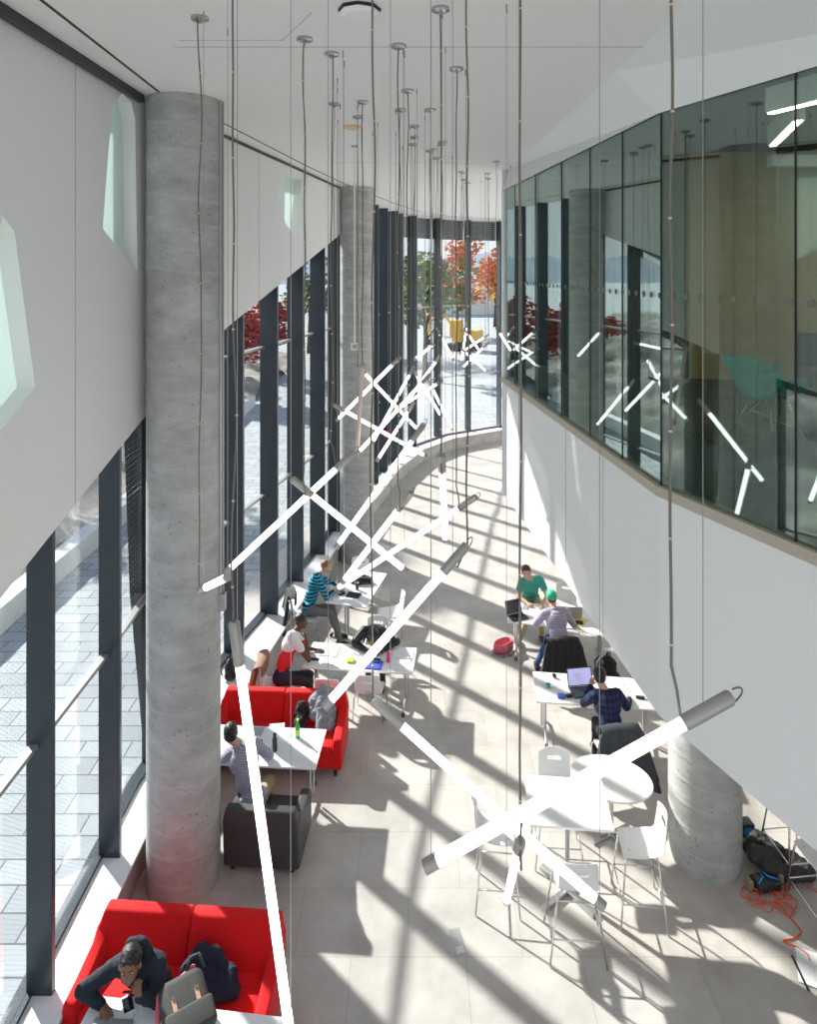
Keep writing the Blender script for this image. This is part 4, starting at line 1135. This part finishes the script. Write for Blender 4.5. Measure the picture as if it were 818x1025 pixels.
# backpack on the bottom table
e = empty('backpack', (-1.88, 5.83, .745), R(32), 'charcoal backpack with tan leather straps on the bottom-left table', 'backpack')
e.scale = (1.28, 1.28, 1.2)
b = MB()
Mt = Matrix.Rotation(R(-50), 3, 'X')
b.box((0, 0, .13), (.30, .40, .17), M=Matrix.Rotation(R(14), 3, 'X')); 
o = b.build('bag_body', 'bag_dark', e, bevel=.06, bseg=5, smooth=True)
Mx = Matrix.Rotation(R(14), 3, 'X')
MB().box((0, -.12, .20), (.31, .16, .06), M=Mx).build('front_pocket', 'bag_dark', e, bevel=.025, bseg=4, smooth=True)
for sx in (-1, 1):
    st_ = MB(); pts = [Mx @ Vector((sx * .075, y, .088 + dz)) + Vector((0, 0, .13)) for y, dz in ((.06, .002), (-.02, .004), (-.10, .016), (-.19, .015))]
    for a, c in zip(pts, pts[1:]): st_.bar(a, c, .026, .006)
    s_o = st_.build('strap', 'leather_tan', e)
    MB().lathe([(.012, 0), (.012, .006)], c=pts[0] + Vector((0, 0, .003)), n=12).build('stud', 'chrome', s_o)
MB().box(Mx @ Vector((0, -.05, .092)) + Vector((0, 0, .13)), (.075, .035, .004), M=Mx).build('patch', 'paper', e)
b = MB(); b.cap((-.14, .15, .17), (.10, .21, .20), .018, .018); b.cap((-.17, .05, .12), (-.14, .16, .17), .02, .018); b.blob('pink_lining', 'bag_pink', e, voxel=.006, it=2)
MB().tube([(.05, .20, .20), (.09, .24, .25), (.14, .22, .27), (.16, .15, .22)], .012, 8).build('carry_loop', 'bag_dark', e, smooth=True)
# pink open bag
pk = P(504, 652, 0)
e = empty('pink_bag', (pk.x, pk.y, 0), .2, 'pink open-topped bag on the floor left of the far right table', 'bag')
b = MB(); n = 20
def ring(r, z): return [(r * .19 * math.cos(2 * PI * k / n), r * .13 * math.sin(2 * PI * k / n), z * .8 + .03 * math.cos(2 * PI * k / n)) for k in range(n)]
prof = [(.8, 0), (1, .04), (1.02, .16), (.95, .24), (.86, .245), (.80, .16), (.75, .05)]
vs = []; fs = []
for r, z in prof: vs += ring(r, z)
for i in range(len(prof) - 1):
    for k in range(n): fs.append((i * n + k, i * n + (k + 1) % n, (i + 1) * n + (k + 1) % n, (i + 1) * n + k))
fs.append(tuple(range(n - 1, -1, -1))); fs.append(tuple((len(prof) - 1) * n + k for k in range(n)))
b.add(vs, fs); b.build('bag_body', 'bag_pink', e, smooth=True)
MB().tube([(-.20, .02, .04), (-.24, -.08, .03), (-.1, -.2, .02), (.1, -.18, .015), (.2, -.08, .03)], .012, 8).build('strap', 'khaki', e, smooth=True)
def backpack(loc, rz, label, m='jacket_black', s=1.):
    e = empty('backpack', loc, rz, label, 'backpack'); b = MB()
    b.sph((0, 0, .20 * s), (.17 * s, .11 * s, .21 * s), 16); b.cap((-.1 * s, -.08 * s, .1 * s), (.1 * s, -.08 * s, .1 * s), .08 * s, .08 * s); b.cap((-.09 * s, 0, .07 * s), (.09 * s, 0, .07 * s), .09 * s, .09 * s)
    b.blob('bag_body', m, e, voxel=.012, it=4, disp=.03, dscale=.08)
    MB().tube([(-.03 * s, 0, .40 * s), (0, 0, .46 * s), (.05 * s, 0, .45 * s), (.06 * s, 0, .38 * s)], .010, 8).build('carry_loop', m, e, smooth=True)
    for sx in (-1, 1): MB().tube([(sx * .07 * s, .09 * s, .38 * s), (sx * .12 * s, .17 * s, .25 * s), (sx * .10 * s, .14 * s, .08 * s)], .014, 8).build('strap', m, e, smooth=True)
    return e
backpack((3.46, 12.0, 0), .3, 'black backpack on the floor between the two right study tables', s=1.1)
backpack((-2.93, 11.35, .46), 1.4, 'small black backpack on the window ledge beside the brown jacket', s=.8)
backpack((-1.66, 14.5 - 3.55, 0), 1.2, 'black bag on the floor under the chair of the man in the tricolour shirt', s=.7)
p = P(352, 580, .745)
heap('messenger_bag', (-.98, 14.12, .745), 'black soft bag lying on the back left table', 'jacket_black', 'bag', [(-.18, .02, .04), (-.05, .08, .07), (.1, .1, .06), (.2, .0, .04), (.08, -.04, .07), (-.08, -.05, .05)], .065, 11)
# dark coats and gear beside the right column
heap('dark_coats', (4.26, 8.25, 0), 'heap of dark coats on the floor right of the short-looking column', 'bag_dark', 'coats',
     [(-.1, .2, .1), (.05, .25, .16), (.2, .1, .12), (.35, .05, .08), (.45, -.12, .07), (.2, -.15, .08), (.0, -.08, .12), (-.08, .05, .14), (.12, .0, .14)], .09, 14)
e = empty('tool_bag', (4.15, 8.02, 0), .2, 'dark open bag with bright blue straps beside the orange cord', 'bag')
b = MB(); b.box((0, 0, .05), (.30, .2, .1)); b.build('bag_body', 'steel_dark', e, bevel=.03, bseg=3, smooth=True)
for s_ in (-1, 1): MB().tube([(s_ * .13, -.06, .11), (s_ * .03, .0, .12), (s_ * .02, .07, .115)], .010, 8).build('strap', 'blue_strap', e, smooth=True)
for s_ in (-1, 1): MB().box((s_ * .20, .02, .06), (.06, .12, .12)).build('side_pocket', 'khaki', e, bevel=.02)
e = empty('equipment_case', (4.28, 8.78, 0), .1, 'small dark case with a blue flash behind the coats', 'case')
MB().box((0, 0, .08), (.20, .16, .16)).build('case_body', 'steel_dark', e, bevel=.02); MB().box((0, -.082, .09), (.10, .006, .08)).build('blue_patch', 'blue_strap', e)
# orange cord
pts = []
c0 = P(770, 898, .012)
rnd = random.Random(4)
keys = [P(818, 893, .01), P(795, 880, .01), P(790, 891, .01), P(778, 888, .01)]
for k in range(34):
    a = k * .62; rr = .16 + .10 * math.sin(k * 1.7)
    keys.append(Vector((c0.x + rr * math.cos(a) * 1.15 + .03 * math.sin(k), c0.y + rr * math.sin(a), .012 + .0012 * k)))
keys += [P(786, 912, .01), P(797, 925, .01), P(802, 933, .01), P(795, 939, .01), P(784, 942, .01), P(798, 948, .01), P(808, 955, .01), P(811, 962, .01)]
def catm(keys, n=6):
    out = []
    for i in range(len(keys) - 1):
        p0, p1, p2, p3 = keys[max(i - 1, 0)], keys[i], keys[i + 1], keys[min(i + 2, len(keys) - 1)]
        for k in range(n):
            t = k / n
            out.append(.5 * ((2 * p1) + (p2 - p0) * t + (2 * p0 - 5 * p1 + 4 * p2 - p3) * t * t + (3 * p1 - p0 - 3 * p2 + p3) * t ** 3))
    return out + [keys[-1]]
o = MB().tube(catm(keys), .007, 6).build('extension_cord', 'orange_cord', smooth=True)
setp(o, 'orange extension cord coiled on the floor at the foot of the right stools', 'cord')
pl = P(812, 972, 0)
e = empty('floor_poster', (pl.x + .05, pl.y, .004), R(-25), 'white poster sheets with dark edge lying on the floor at the bottom right', 'poster')
MB().box((0, 0, .004), (.34, .40, .006)).build('sheet', 'paper', e); MB().box((-.15, -.1, .009), (.02, .36, .004), .35).build('dark_edge', 'frame_black', e)
b = MB()
for k in range(4): b.box((.08, -.12 + .05 * k, .008), (.09, .008, .001), .2)
b.build('print', 'blue_book', e)
# floor outlet
fo = P(458, 943, 0)
e = empty('floor_outlet', (fo.x, fo.y, 0), R(14), 'flat metal outlet cover set in the floor at bottom centre', 'floor outlet')
MB().box((0, 0, .003), (.13, .30, .006)).build('cover', 'galv', e, bevel=.002)
MB().box((.0, -.09, .0065), (.09, .07, .003)).build('flap', 'alu', e, bevel=.001)

# ------------------------------------------------------------------ things on tables
def laptop(loc, rz, label, lid=105, body='silver', screen='screen_dark', w=.34, d=.24):
    e = empty('laptop', loc, rz, label, 'laptop', None)   # user sits at -y, lid at +y
    MB().box((0, 0, .009), (w, d, .018)).build('base', body, e, bevel=.004)
    MB().box((0, .02, .0185), (w * .86, d * .45, .002)).build('keyboard', 'black_plastic', e)
    a = R(lid - 90); M_ = Matrix.Rotation(-a, 3, 'X'); c = Vector((0, d / 2, .018)) + M_ @ Vector((0, 0, d / 2))
    l = MB().box(c, (w, .008, d), M=M_).build('lid', body, e, bevel=.003)
    MB().box(c - M_ @ Vector((0, .0052, 0)), (w * .92, .002, d * .86), M=M_).build('screen', screen, l)
    if screen == 'screen_text':
        b = MB()
        for k in range(12): b.box(c - M_ @ Vector((.02 + .012 * (k % 3), .0066, (k - 5.5) * .010)), (w * (.36 - .04 * (k % 3)), .001, .003), M=M_)
        b.build('text_lines', 'paper', l)
    return e
def slab(name, x, y, z, size, rz, m, label, cat, group=None, bev=.001):
    e = MB().box((0, 0, size[2] / 2), size).build(name, m, bevel=bev)
    e.location = (x, y, z); e.rotation_euler = (0, 0, rz); return setp(e, label, cat, group)
def slabp(name, px, py, size, rz, m, label, cat, z=.741, **k):
    p = P(px, py, z); return slab(name, p.x, p.y, z, size, rz, m, label, cat, **k)
# bottom-left table
p = P(108, 1036, .745); laptop((p.x, p.y, .742), R(176), 'silver laptop at the very bottom left before the man in the hoodie', lid=112)
p = P(128, 1006, .75)
e = empty('smartphone', (p.x, p.y, .743), R(32), 'white-edged smartphone beside the hand of the man in the hoodie', 'phone')
MB().box((0, 0, .009), (.10, .18, .010)).build('body', 'white_plastic', e, bevel=.004); MB().box((0, .0, .0145), (.082, .134, .0015)).build('screen', 'screen_dark', e)
slabp('paper_sheet', 148, 1008, (.21, .29, .002), R(10), 'paper', 'white sheet of paper under the smartphone, near the charcoal backpack', 'paper')
slabp('notebook', 120, 1015, (.26, .2, .008), R(-6), 'paper', 'open white notebook under the resting hand at the bottom left', 'notebook')
# bottle table
p = P(298, 738, .745)
e = empty('green_bottle', (p.x, p.y, .742), 0, 'green soda bottle with yellow cap standing on the table', 'bottle')
MB().lathe([(.028, 0), (.033, .01), (.033, .13), (.030, .16), (.014, .21), (.013, .235)], n=20).build('glass', 'bottle_green', e, smooth=True)
MB().lathe([(.0336, .045), (.0336, .115)], n=20).build('label_wrap', 'label_lime', e, smooth=True, auto=.5); MB().lathe([(.0155, .232), (.0155, .255)], n=16).build('bottle_cap', 'yellow', e)
p = P(275, 751, .745)
e = empty('black_flask', (p.x, p.y, .742), 0, 'black flask standing left of the green bottle', 'flask')
MB().lathe([(.032, 0), (.034, .01), (.034, .16), (.022, .185), (.022, .19)], n=20).build('flask_body', 'steel_dark', e, smooth=True, auto=.6); MB().lathe([(.024, .19), (.024, .225), (.018, .23)], n=16).build('lid', 'black_plastic', e)
p = P(261, 744, .745)
e = empty('small_cup', (p.x, p.y, .742), 0, 'small black cup lid beside the black flask', 'cup')
MB().lathe([(.024, 0), (.028, .04), (.024, .04), (.02, .01)], n=18).build('cup_body', 'black_plastic', e, smooth=True, auto=.6)
slabp('grey_calculator', 258, 733, (.14, .16, .015), R(-6), 'silver', 'grey case lying behind the small black cup', 'case')
for k, (x, y, r, lab) in enumerate(((277, 731, 8, 'sheet of paper nearest the middle red sofa back'), (283, 737, -10, 'sheet of paper between flask and green bottle'), (272, 740, 5, 'sheet of paper partly under the black flask'))):
    slabp('paper_sheet', x, y, (.21, .29, .002), R(r), 'paper', lab, 'paper', z=.741 + .003 * k)
# tricolour table A
slabp('open_book', 327, 652, (.40, .28, .012), R(-8), 'paper', 'open white book in front of the man in the tricolour shirt', 'book')
slabp('blue_binder', 371, 666, (.38, .22, .02), R(-8), 'blue_book', 'blue binder near the white chair with slotted back', 'binder')
slabp('navy_folder', 374, 661, (.22, .12, .012), R(-14), 'navy_book', 'dark folder lying on the blue binder edge', 'folder', z=.763)
slabp('writing_pad', 379, 650, (.30, .24, .006), R(10), 'paper', 'writing pad under the hands of the man bent over', 'paper')
slabp('notebook', 404, 655, (.34, .25, .012), R(-4), 'paper', 'white notebook near the right end beyond the pink bottle', 'notebook')
slabp('sticky_box', 351, 662, (.11, .11, .035), R(-6), 'lime_box', 'lime green little box in the middle of the table', 'box')
slabp('black_phone', 315, 660, (.14, .07, .010), R(-6), 'black_plastic', 'black phone by the elbow of the man in the tricolour shirt', 'phone')
def pen(px, py, rz, m, label, z=.752):
    p = P(px, py, z); v = Vector((math.cos(rz), math.sin(rz), 0)) * .07
    o = MB().tube([-v, v * .8, v], [.006, .006, .002], 8).build('pen', m, smooth=True); o.location = (p.x, p.y, z); setp(o, label, 'pen')
pen(347, 651, R(60), 'yellow', 'yellow highlighter lying left of the bent-over man')
pen(357, 655, R(-40), 'blue_book', 'blue pen lying beside the lime box'); pen(362, 656, R(-50), 'black_plastic', 'black pen lying between lime box and blue binder')
p = P(371, 642, .86); o = MB().tube([(0, 0, 0), (.02, .01, .11)], .008, 8).build('highlighter', 'yellow', smooth=True); o.location = P(370, 648, .79); setp(o, 'yellow highlighter held upright in the writing hand', 'pen')
p = P(389, 662, .745)
e = empty('pink_bottle', (p.x, p.y, .742), 0, 'bright pink drinking bottle on the table', 'bottle')
MB().lathe([(.03, 0), (.034, .008), (.034, .12), (.028, .13)], n=20).build('bottle_body', 'pink_bottle', e, smooth=True, auto=.6); MB().lathe([(.03, .13), (.03, .155)], n=16).build('bottle_cap', 'pink_bottle', e)
# back left table
slabp('tablet', 354, 596, (.27, .20, .018), R(-14), 'black_plastic', 'black tablet case lying on the back left table', 'tablet')
p = P(357.5, 590, .745)
e = empty('travel_mug', (p.x, p.y, .742), 0, 'dark travel mug between bag and tablet case', 'mug')
MB().lathe([(.03, 0), (.038, .13), (.038, .14)], n=18).build('mug_body', 'steel_dark', e, smooth=True, auto=.6); MB().lathe([(.040, .14), (.040, .155)], n=18).build('lid', 'chrome', e)
slabp('camera_gear', 342, 595, (.13, .09, .05), R(30), 'black_plastic', 'small black camera left of the tablet case', 'camera', bev=.01)
slabp('open_magazine', 334, 586, (.22, .26, .008), R(30), 'paper', 'grey-white booklet held by the man in stripes', 'book', z=.80)
# far right table
p = P(517, 618, .745); laptop((p.x + .03, p.y, .742), R(22), 'dark laptop open at the left end of the far right table', body='steel_dark', lid=110, w=.33)
p = P(572, 616, .745); laptop((p.x, p.y, .742), R(178), 'silver laptop seen from its lid at the far right table', lid=105)
slabp('calculator', 526, 608, (.10, .18, .018), R(-20), 'silver', 'grey calculator beside the teal-shirted man', 'calculator')
slabp('yellow_pad', 578, 622, (.30, .34, .01), R(-35), 'paper_yellow', 'yellow legal pad under the laptop edge', 'notepad')
slabp('white_tablet', 593, 631, (.34, .27, .012), R(-22), 'paper', 'white notebook at the near right of the far right table', 'notebook')
slabp('black_purse', 580, 624, (.14, .09, .04), R(-20), 'black_plastic', 'black pouch on the yellow legal pad', 'pouch', z=.752, bev=.015)
slabp('paper_sheet', 534, 613, (.30, .21, .003), R(10), 'paper', 'sheet of paper under the hands of the man in teal', 'paper')
slabp('apple_core', 602, 624, (.10, .08, .05), R(5), 'maroon', 'dark red glasses case at the right end of the far right table', 'case', bev=.02)
slabp('eraser', 609, 630, (.05, .03, .02), R(5), 'cap_green', 'small green eraser at the table end by the glasses case', 'eraser', bev=.005)
# laptop table at right
p = P(583, 692, .745); laptop((p.x + .02, p.y - .02, .742), R(8), 'black laptop showing a page of text, before the man in navy plaid', body='black_plastic', screen='screen_text', lid=108, w=.40, d=.26)
p = P(551, 688, .745)
e = empty('water_bottle', (p.x, p.y, .776), 0, 'clear plastic water bottle lying down left of the laptop', 'bottle')
MB().tube([(-.12, .02, 0), (-.11, .02, 0), (.05, -.01, 0), (.09, -.018, 0), (.11, -.02, 0)], [.02, .032, .032, .016, .013], 14).build('bottle_body', 'clear_glass', e, smooth=True)
MB().tube([(-.06, .012, 0), (0, 0, 0)], .0328, 14).build('label_wrap', 'teal_shell', e, smooth=True, auto=.5)
slabp('blue_box', 562, 698, (.11, .08, .04), R(-5), 'blue_book', 'bright blue small box left of the laptop', 'box', bev=.006)
slabp('black_case', 570, 697.5, (.10, .07, .035), R(15), 'black_plastic', 'black pouch right of the blue small box', 'pouch', bev=.012)
slabp('dark_green_box', 577, 698, (.06, .08, .03), R(-5), 'cap_dark_green', 'dark green small box nearest the laptop', 'box', bev=.006)
slabp('power_brick', 641, 699, (.13, .05, .03), R(-10), 'black_plastic', 'black power adapter right of the hand of the man in navy plaid', 'adapter', bev=.006)
slabp('black_lens', 555, 678, (.07, .07, .06), R(20), 'black_plastic', 'black round gadget behind the water bottle', 'gadget', bev=.03)
k = [P(645, 700, .747), P(655, 703, .747), P(664, 708, .747)]
o = MB().tube(catm(k), .003, 6).build('charging_cable', 'black_plastic', smooth=True); setp(o, 'thin black cable running from the power adapter to the right table end', 'cable')
k = [P(x, y, .747) for x, y in ((606, 682), (615, 679), (625, 684), (618, 690), (628, 693), (634, 688), (640, 696))]
o = MB().tube(catm(k), .004, 6).build('charging_cable', 'white_plastic', smooth=True); setp(o, 'white cable tangled between laptop and power adapter', 'cable')
slabp('paper_sheet', 568, 690, (.28, .2, .003), R(20), 'paper', 'crumpled white sheet between water bottle and laptop', 'paper')
# fire alarm on the dark window post
q = A(392, 445, 22.5)
e = MB().box((0, 0, 0), (.16, .08, .22)).build('fire_alarm', 'red_paint', bevel=.01); e.location = (-.72, 22.6, 1.75); setp(e, 'small red fire alarm box on the dark far window posts', 'alarm')

# ------------------------------------------------------------------ outdoors
o = MB().box((-25, 30, -.15), (60, 120, .26)).build('ground', 'paver') if False else None
b = MB(); b.add([(-60, -40, -.02), (-3.62, -40, -.02), (-3.62, 16, -.02), (-1.9, 20, -.02), (-.9, 25, -.02), (1.2, 28.6, -.02), (4, 30.2, -.02), (14, 31, -.02), (200, 31, -.02), (200, 420, -.02), (-200, 420, -.02), (-200, -40, -.02)], [tuple(range(12))])
setp(b.build('ground', 'paver', solid=.02), kind='structure')
e = empty('planter_wall', (-8.2, 14, 0), 0, 'pale concrete low wall running along the paving outside the left windows', 'wall')
MB().box((0, 0, .25), (.4, 44, .54)).build('coping', 'white_conc', e, bevel=.02)
b = MB()
def bank(u, v):
    x = -8.4 - u * 22; y = -8 + v * 60
    return Vector((x, y, (.35 + 3.2 * min(1, u * 2.2)) + .5 * noise.noise(Vector((x * .5, y * .5, 0))) + .25 * noise.noise(Vector((x * 1.6, y * 1.6, 3)))))
b.grid(bank, 60, 110)
setp(b.build('rocky_bank', 'soil', smooth=True, recalc=False), 'rocky earth bank beyond the low wall outside the left windows', 'bank', kind='stuff')
def tree(x, y, h, r, m, label, z0=0., seed=0, n=1500):
    e = empty('autumn_tree', (x, y, z0), 0, label, 'tree', 'trees outside'); rnd = random.Random(seed)
    b = MB(); b.tube([(0, 0, 0), (.1, .05, h * .35), (-.05, .1, h * .6)], [.18, .13, .08], 8)
    for k in range(6):
        a = k * 1.1; b.tube([(0, 0, h * (.3 + .06 * k)), (math.cos(a) * r * .6, math.sin(a) * r * .6, h * (.5 + .06 * k))], [.07, .03], 6)
    b.build('trunk', 'trunk', e, smooth=True)
    b = MB(); cl = [(Vector((rnd.gauss(0, r * .42), rnd.gauss(0, r * .42), h * rnd.uniform(.38, .92))), r * rnd.uniform(.25, .5)) for _ in range(22)]
    for k in range(n):
        c, rr = cl[k % 22]; v = Vector((rnd.gauss(0, 1), rnd.gauss(0, 1), rnd.gauss(0, 1))).normalized() * rr * rnd.uniform(.6, 1) + c
        s = rnd.uniform(.10, .2); M_ = Matrix.Rotation(rnd.uniform(0, 6), 3, 'Z') @ Matrix.Rotation(rnd.uniform(0, 6), 3, 'X')
        b.add([v + M_ @ Vector(q) * s for q in ((-1, -.6, 0), (1, -.6, 0), (1, .6, 0), (-1, .6, 0))], [(0, 1, 2, 3)])
    o = b.build('foliage', m, e, recalc=False); o['kind'] = 'stuff'
    return e
spec = [(1.0, 44, 8.3, 2.2, 'leaf_green', 'green-gold tree seen behind the first wide far window'), (4.3, 62, 10.2, 2.4, 'leaf_orange', 'orange tree seen behind the second wide far window'),
 (8.9, 66, 10.0, 2.4, 'leaf_orange', 'orange tree seen behind the last far window'), (2.0, 74, 8.0, 2.6, 'leaf_gold', 'golden tree lower behind the orange tree'),
 (10.5, 84, 8.4, 2.8, 'leaf_gold', 'golden tree at the right behind the last far window'), (-3.2, 56, 8.6, 2.6, 'leaf_gold', 'golden tree behind the dark window posts'),
 (-9.6, 37.5, 4.2, 1.7, 'leaf_red', 'low red tree beyond the left windows, nearer one of two'), (-9.2, 46, 4.6, 1.7, 'leaf_red', 'low red tree beyond the left windows, farther one of two'), (-8.4, 58, 9, 2.6, 'leaf_green', 'green tree past the far column beyond the left windows'), (-13.0, 26, 7.8, 2.2, 'leaf_red', 'red tree beyond the left windows, next to the near column')]
for i, (x, y, h, r, m, lab) in enumerate(spec): tree(x, y, h, r, m, lab, seed=i, z0=(3.0 if x < -12 else (.6 if x < -9 else -.05)))
def bush(x, y, z, r, m, label, seed):
    e = empty('bush', (x, y, z), 0, label, 'bush', 'bushes on the bank'); rnd = random.Random(seed); b = MB()
    for k in range(5): b.tube([(0, 0, -.3), (rnd.uniform(-.4, .4) * r, rnd.uniform(-.4, .4) * r, r * .7)], [.03, .012], 5)
    b.build('stems', 'trunk', e); b = MB()
    for k in range(700):
        v = Vector((rnd.gauss(0, 1), rnd.gauss(0, 1), rnd.gauss(0, 1))).normalized() * r * rnd.uniform(.5, 1); v.z = abs(v.z) * .9
        q = rnd.uniform(.05, .11); M_ = Matrix.Rotation(rnd.uniform(0, 6), 3, 'Z') @ Matrix.Rotation(rnd.uniform(0, 6), 3, 'X')
        b.add([v + M_ @ Vector(t) * q for t in ((-1, -.6, 0), (1, -.6, 0), (1, .6, 0), (-1, .6, 0))], [(0, 1, 2, 3)])
    b.build('foliage', m, e, recalc=False)['kind'] = 'stuff'
for k, (x, y, m, lab) in enumerate(((-12.2, 38, 'leaf_red', 'red bush on the bank, first of the row seen beyond the left windows'), (-12.8, 42.5, 'leaf_red', 'red bush on the bank in the middle of the row beyond the left windows'),
    (-12.0, 47, 'leaf_gold', 'golden bush on the bank at the far end of the row'), (-12.5, 21, 'leaf_green', 'green bush on the bank mirrored in the balcony glass'))): bush(x, y, 3.3, 1.2, m, lab, k)
e = empty('low_building', (12, 110, 0), 0, 'pale low building behind the autumn trees', 'building')
MB().box((0, 0, 2.6), (26, 8, 5.2)).build('walls', 'white_conc', e); MB().box((0, 0, 5.35), (26.6, 8.6, .3)).build('roof', 'galv', e)
for k in range(10): MB().box((-11.5 + 2.5 * k, -4.02, 3), (1.3, .06, 1.6)).build('window', 'frame_black', e)
b = MB(); b.grid(lambda u, v: Vector((-190 + u * 380, 300 + v * 60, (1 - v) * 0 + v * (14 + 8 * noise.noise(Vector((u * 7, 0, 1))) + 4 * noise.noise(Vector((u * 21, 0, 5)))))), 80, 3)
setp(b.build('hills', 'hill', smooth=True), kind='structure')
# excavator in the yard
e = empty('excavator', (4.9, 60, 0), 2.6, 'yellow excavator working outside the far windows', 'excavator')
for s_ in (-1, 1): MB().box((0, s_ * .8, .35), (2.6, .4, .7)).build('track', 'rubber', e, bevel=.2, bseg=4)
MB().box((-.3, 0, 1.3), (2.2, 1.7, 1.0)).build('engine_body', 'exc_yellow', e, bevel=.1); MB().box((.6, .45, 1.9), (1.0, .8, 1.5)).build('cab', 'exc_yellow', e, bevel=.08)
MB().tube([(.8, -.2, 1.4), (2.2, -.2, 3.2), (3.6, -.2, 2.4)], .14, 8).build('boom', 'exc_yellow', e); MB().tube([(3.6, -.2, 2.4), (3.9, -.2, .8)], .1, 8).build('arm', 'exc_yellow', e)
MB().box((3.8, -.2, .5), (.6, .6, .5)).build('bucket', 'steel_dark', e, bevel=.05)

# ------------------------------------------------------------------ light
w = bpy.data.worlds.new('sky'); S.world = w; w.use_nodes = True; N = w.node_tree.nodes; L = w.node_tree.links
tc = N.new('ShaderNodeTexCoord'); sp = N.new('ShaderNodeSeparateXYZ'); L.new(tc.outputs['Generated'], sp.inputs[0])
cr = N.new('ShaderNodeValToRGB'); e_ = cr.color_ramp.elements; e_[0].position = 0; e_[0].color = (.94, .97, 1, 1); e_[1].position = .7; e_[1].color = (.50, .62, .85, 1)
L.new(sp.outputs['Z'], cr.inputs['Fac'])
bg = N['Background']; bg.inputs['Strength'].default_value = 1.1; L.new(cr.outputs[0], bg.inputs[0])
sun = bpy.data.lights.new('sun', 'SUN'); sun.energy = 12.5; sun.angle = R(1.2); sun.color = (1, .95, .88)
so = bpy.data.objects.new('sun', sun); COL.objects.link(so)
sd = Vector((1, -.92, -.82)).normalized(); so.rotation_euler = sd.to_track_quat('-Z', 'Y').to_euler()
# ------------------------------------------------------------------ camera
cam = bpy.data.cameras.new('camera'); co = bpy.data.objects.new('camera', cam); COL.objects.link(co)
co.location = (0, 0, H); co.rotation_euler = (PI / 2, 0, 0)
cam.sensor_fit = 'HORIZONTAL'; cam.sensor_width = 36; cam.lens = F / 818 * 36
cam.shift_y = -(512.5 - CY) / 818; cam.clip_end = 600; cam.clip_start = .05
S.camera = co
S.view_settings.view_transform = 'Standard'; S.view_settings.look = 'None'; S.view_settings.exposure = -0.04; S.view_settings.gamma = 1
S.view_settings.use_curve_mapping = False
S.cycles.use_denoising = True
S.cycles.max_bounces = 10; S.cycles.diffuse_bounces = 5; S.cycles.transparent_max_bounces = 24; S.cycles.sample_clamp_indirect = 6
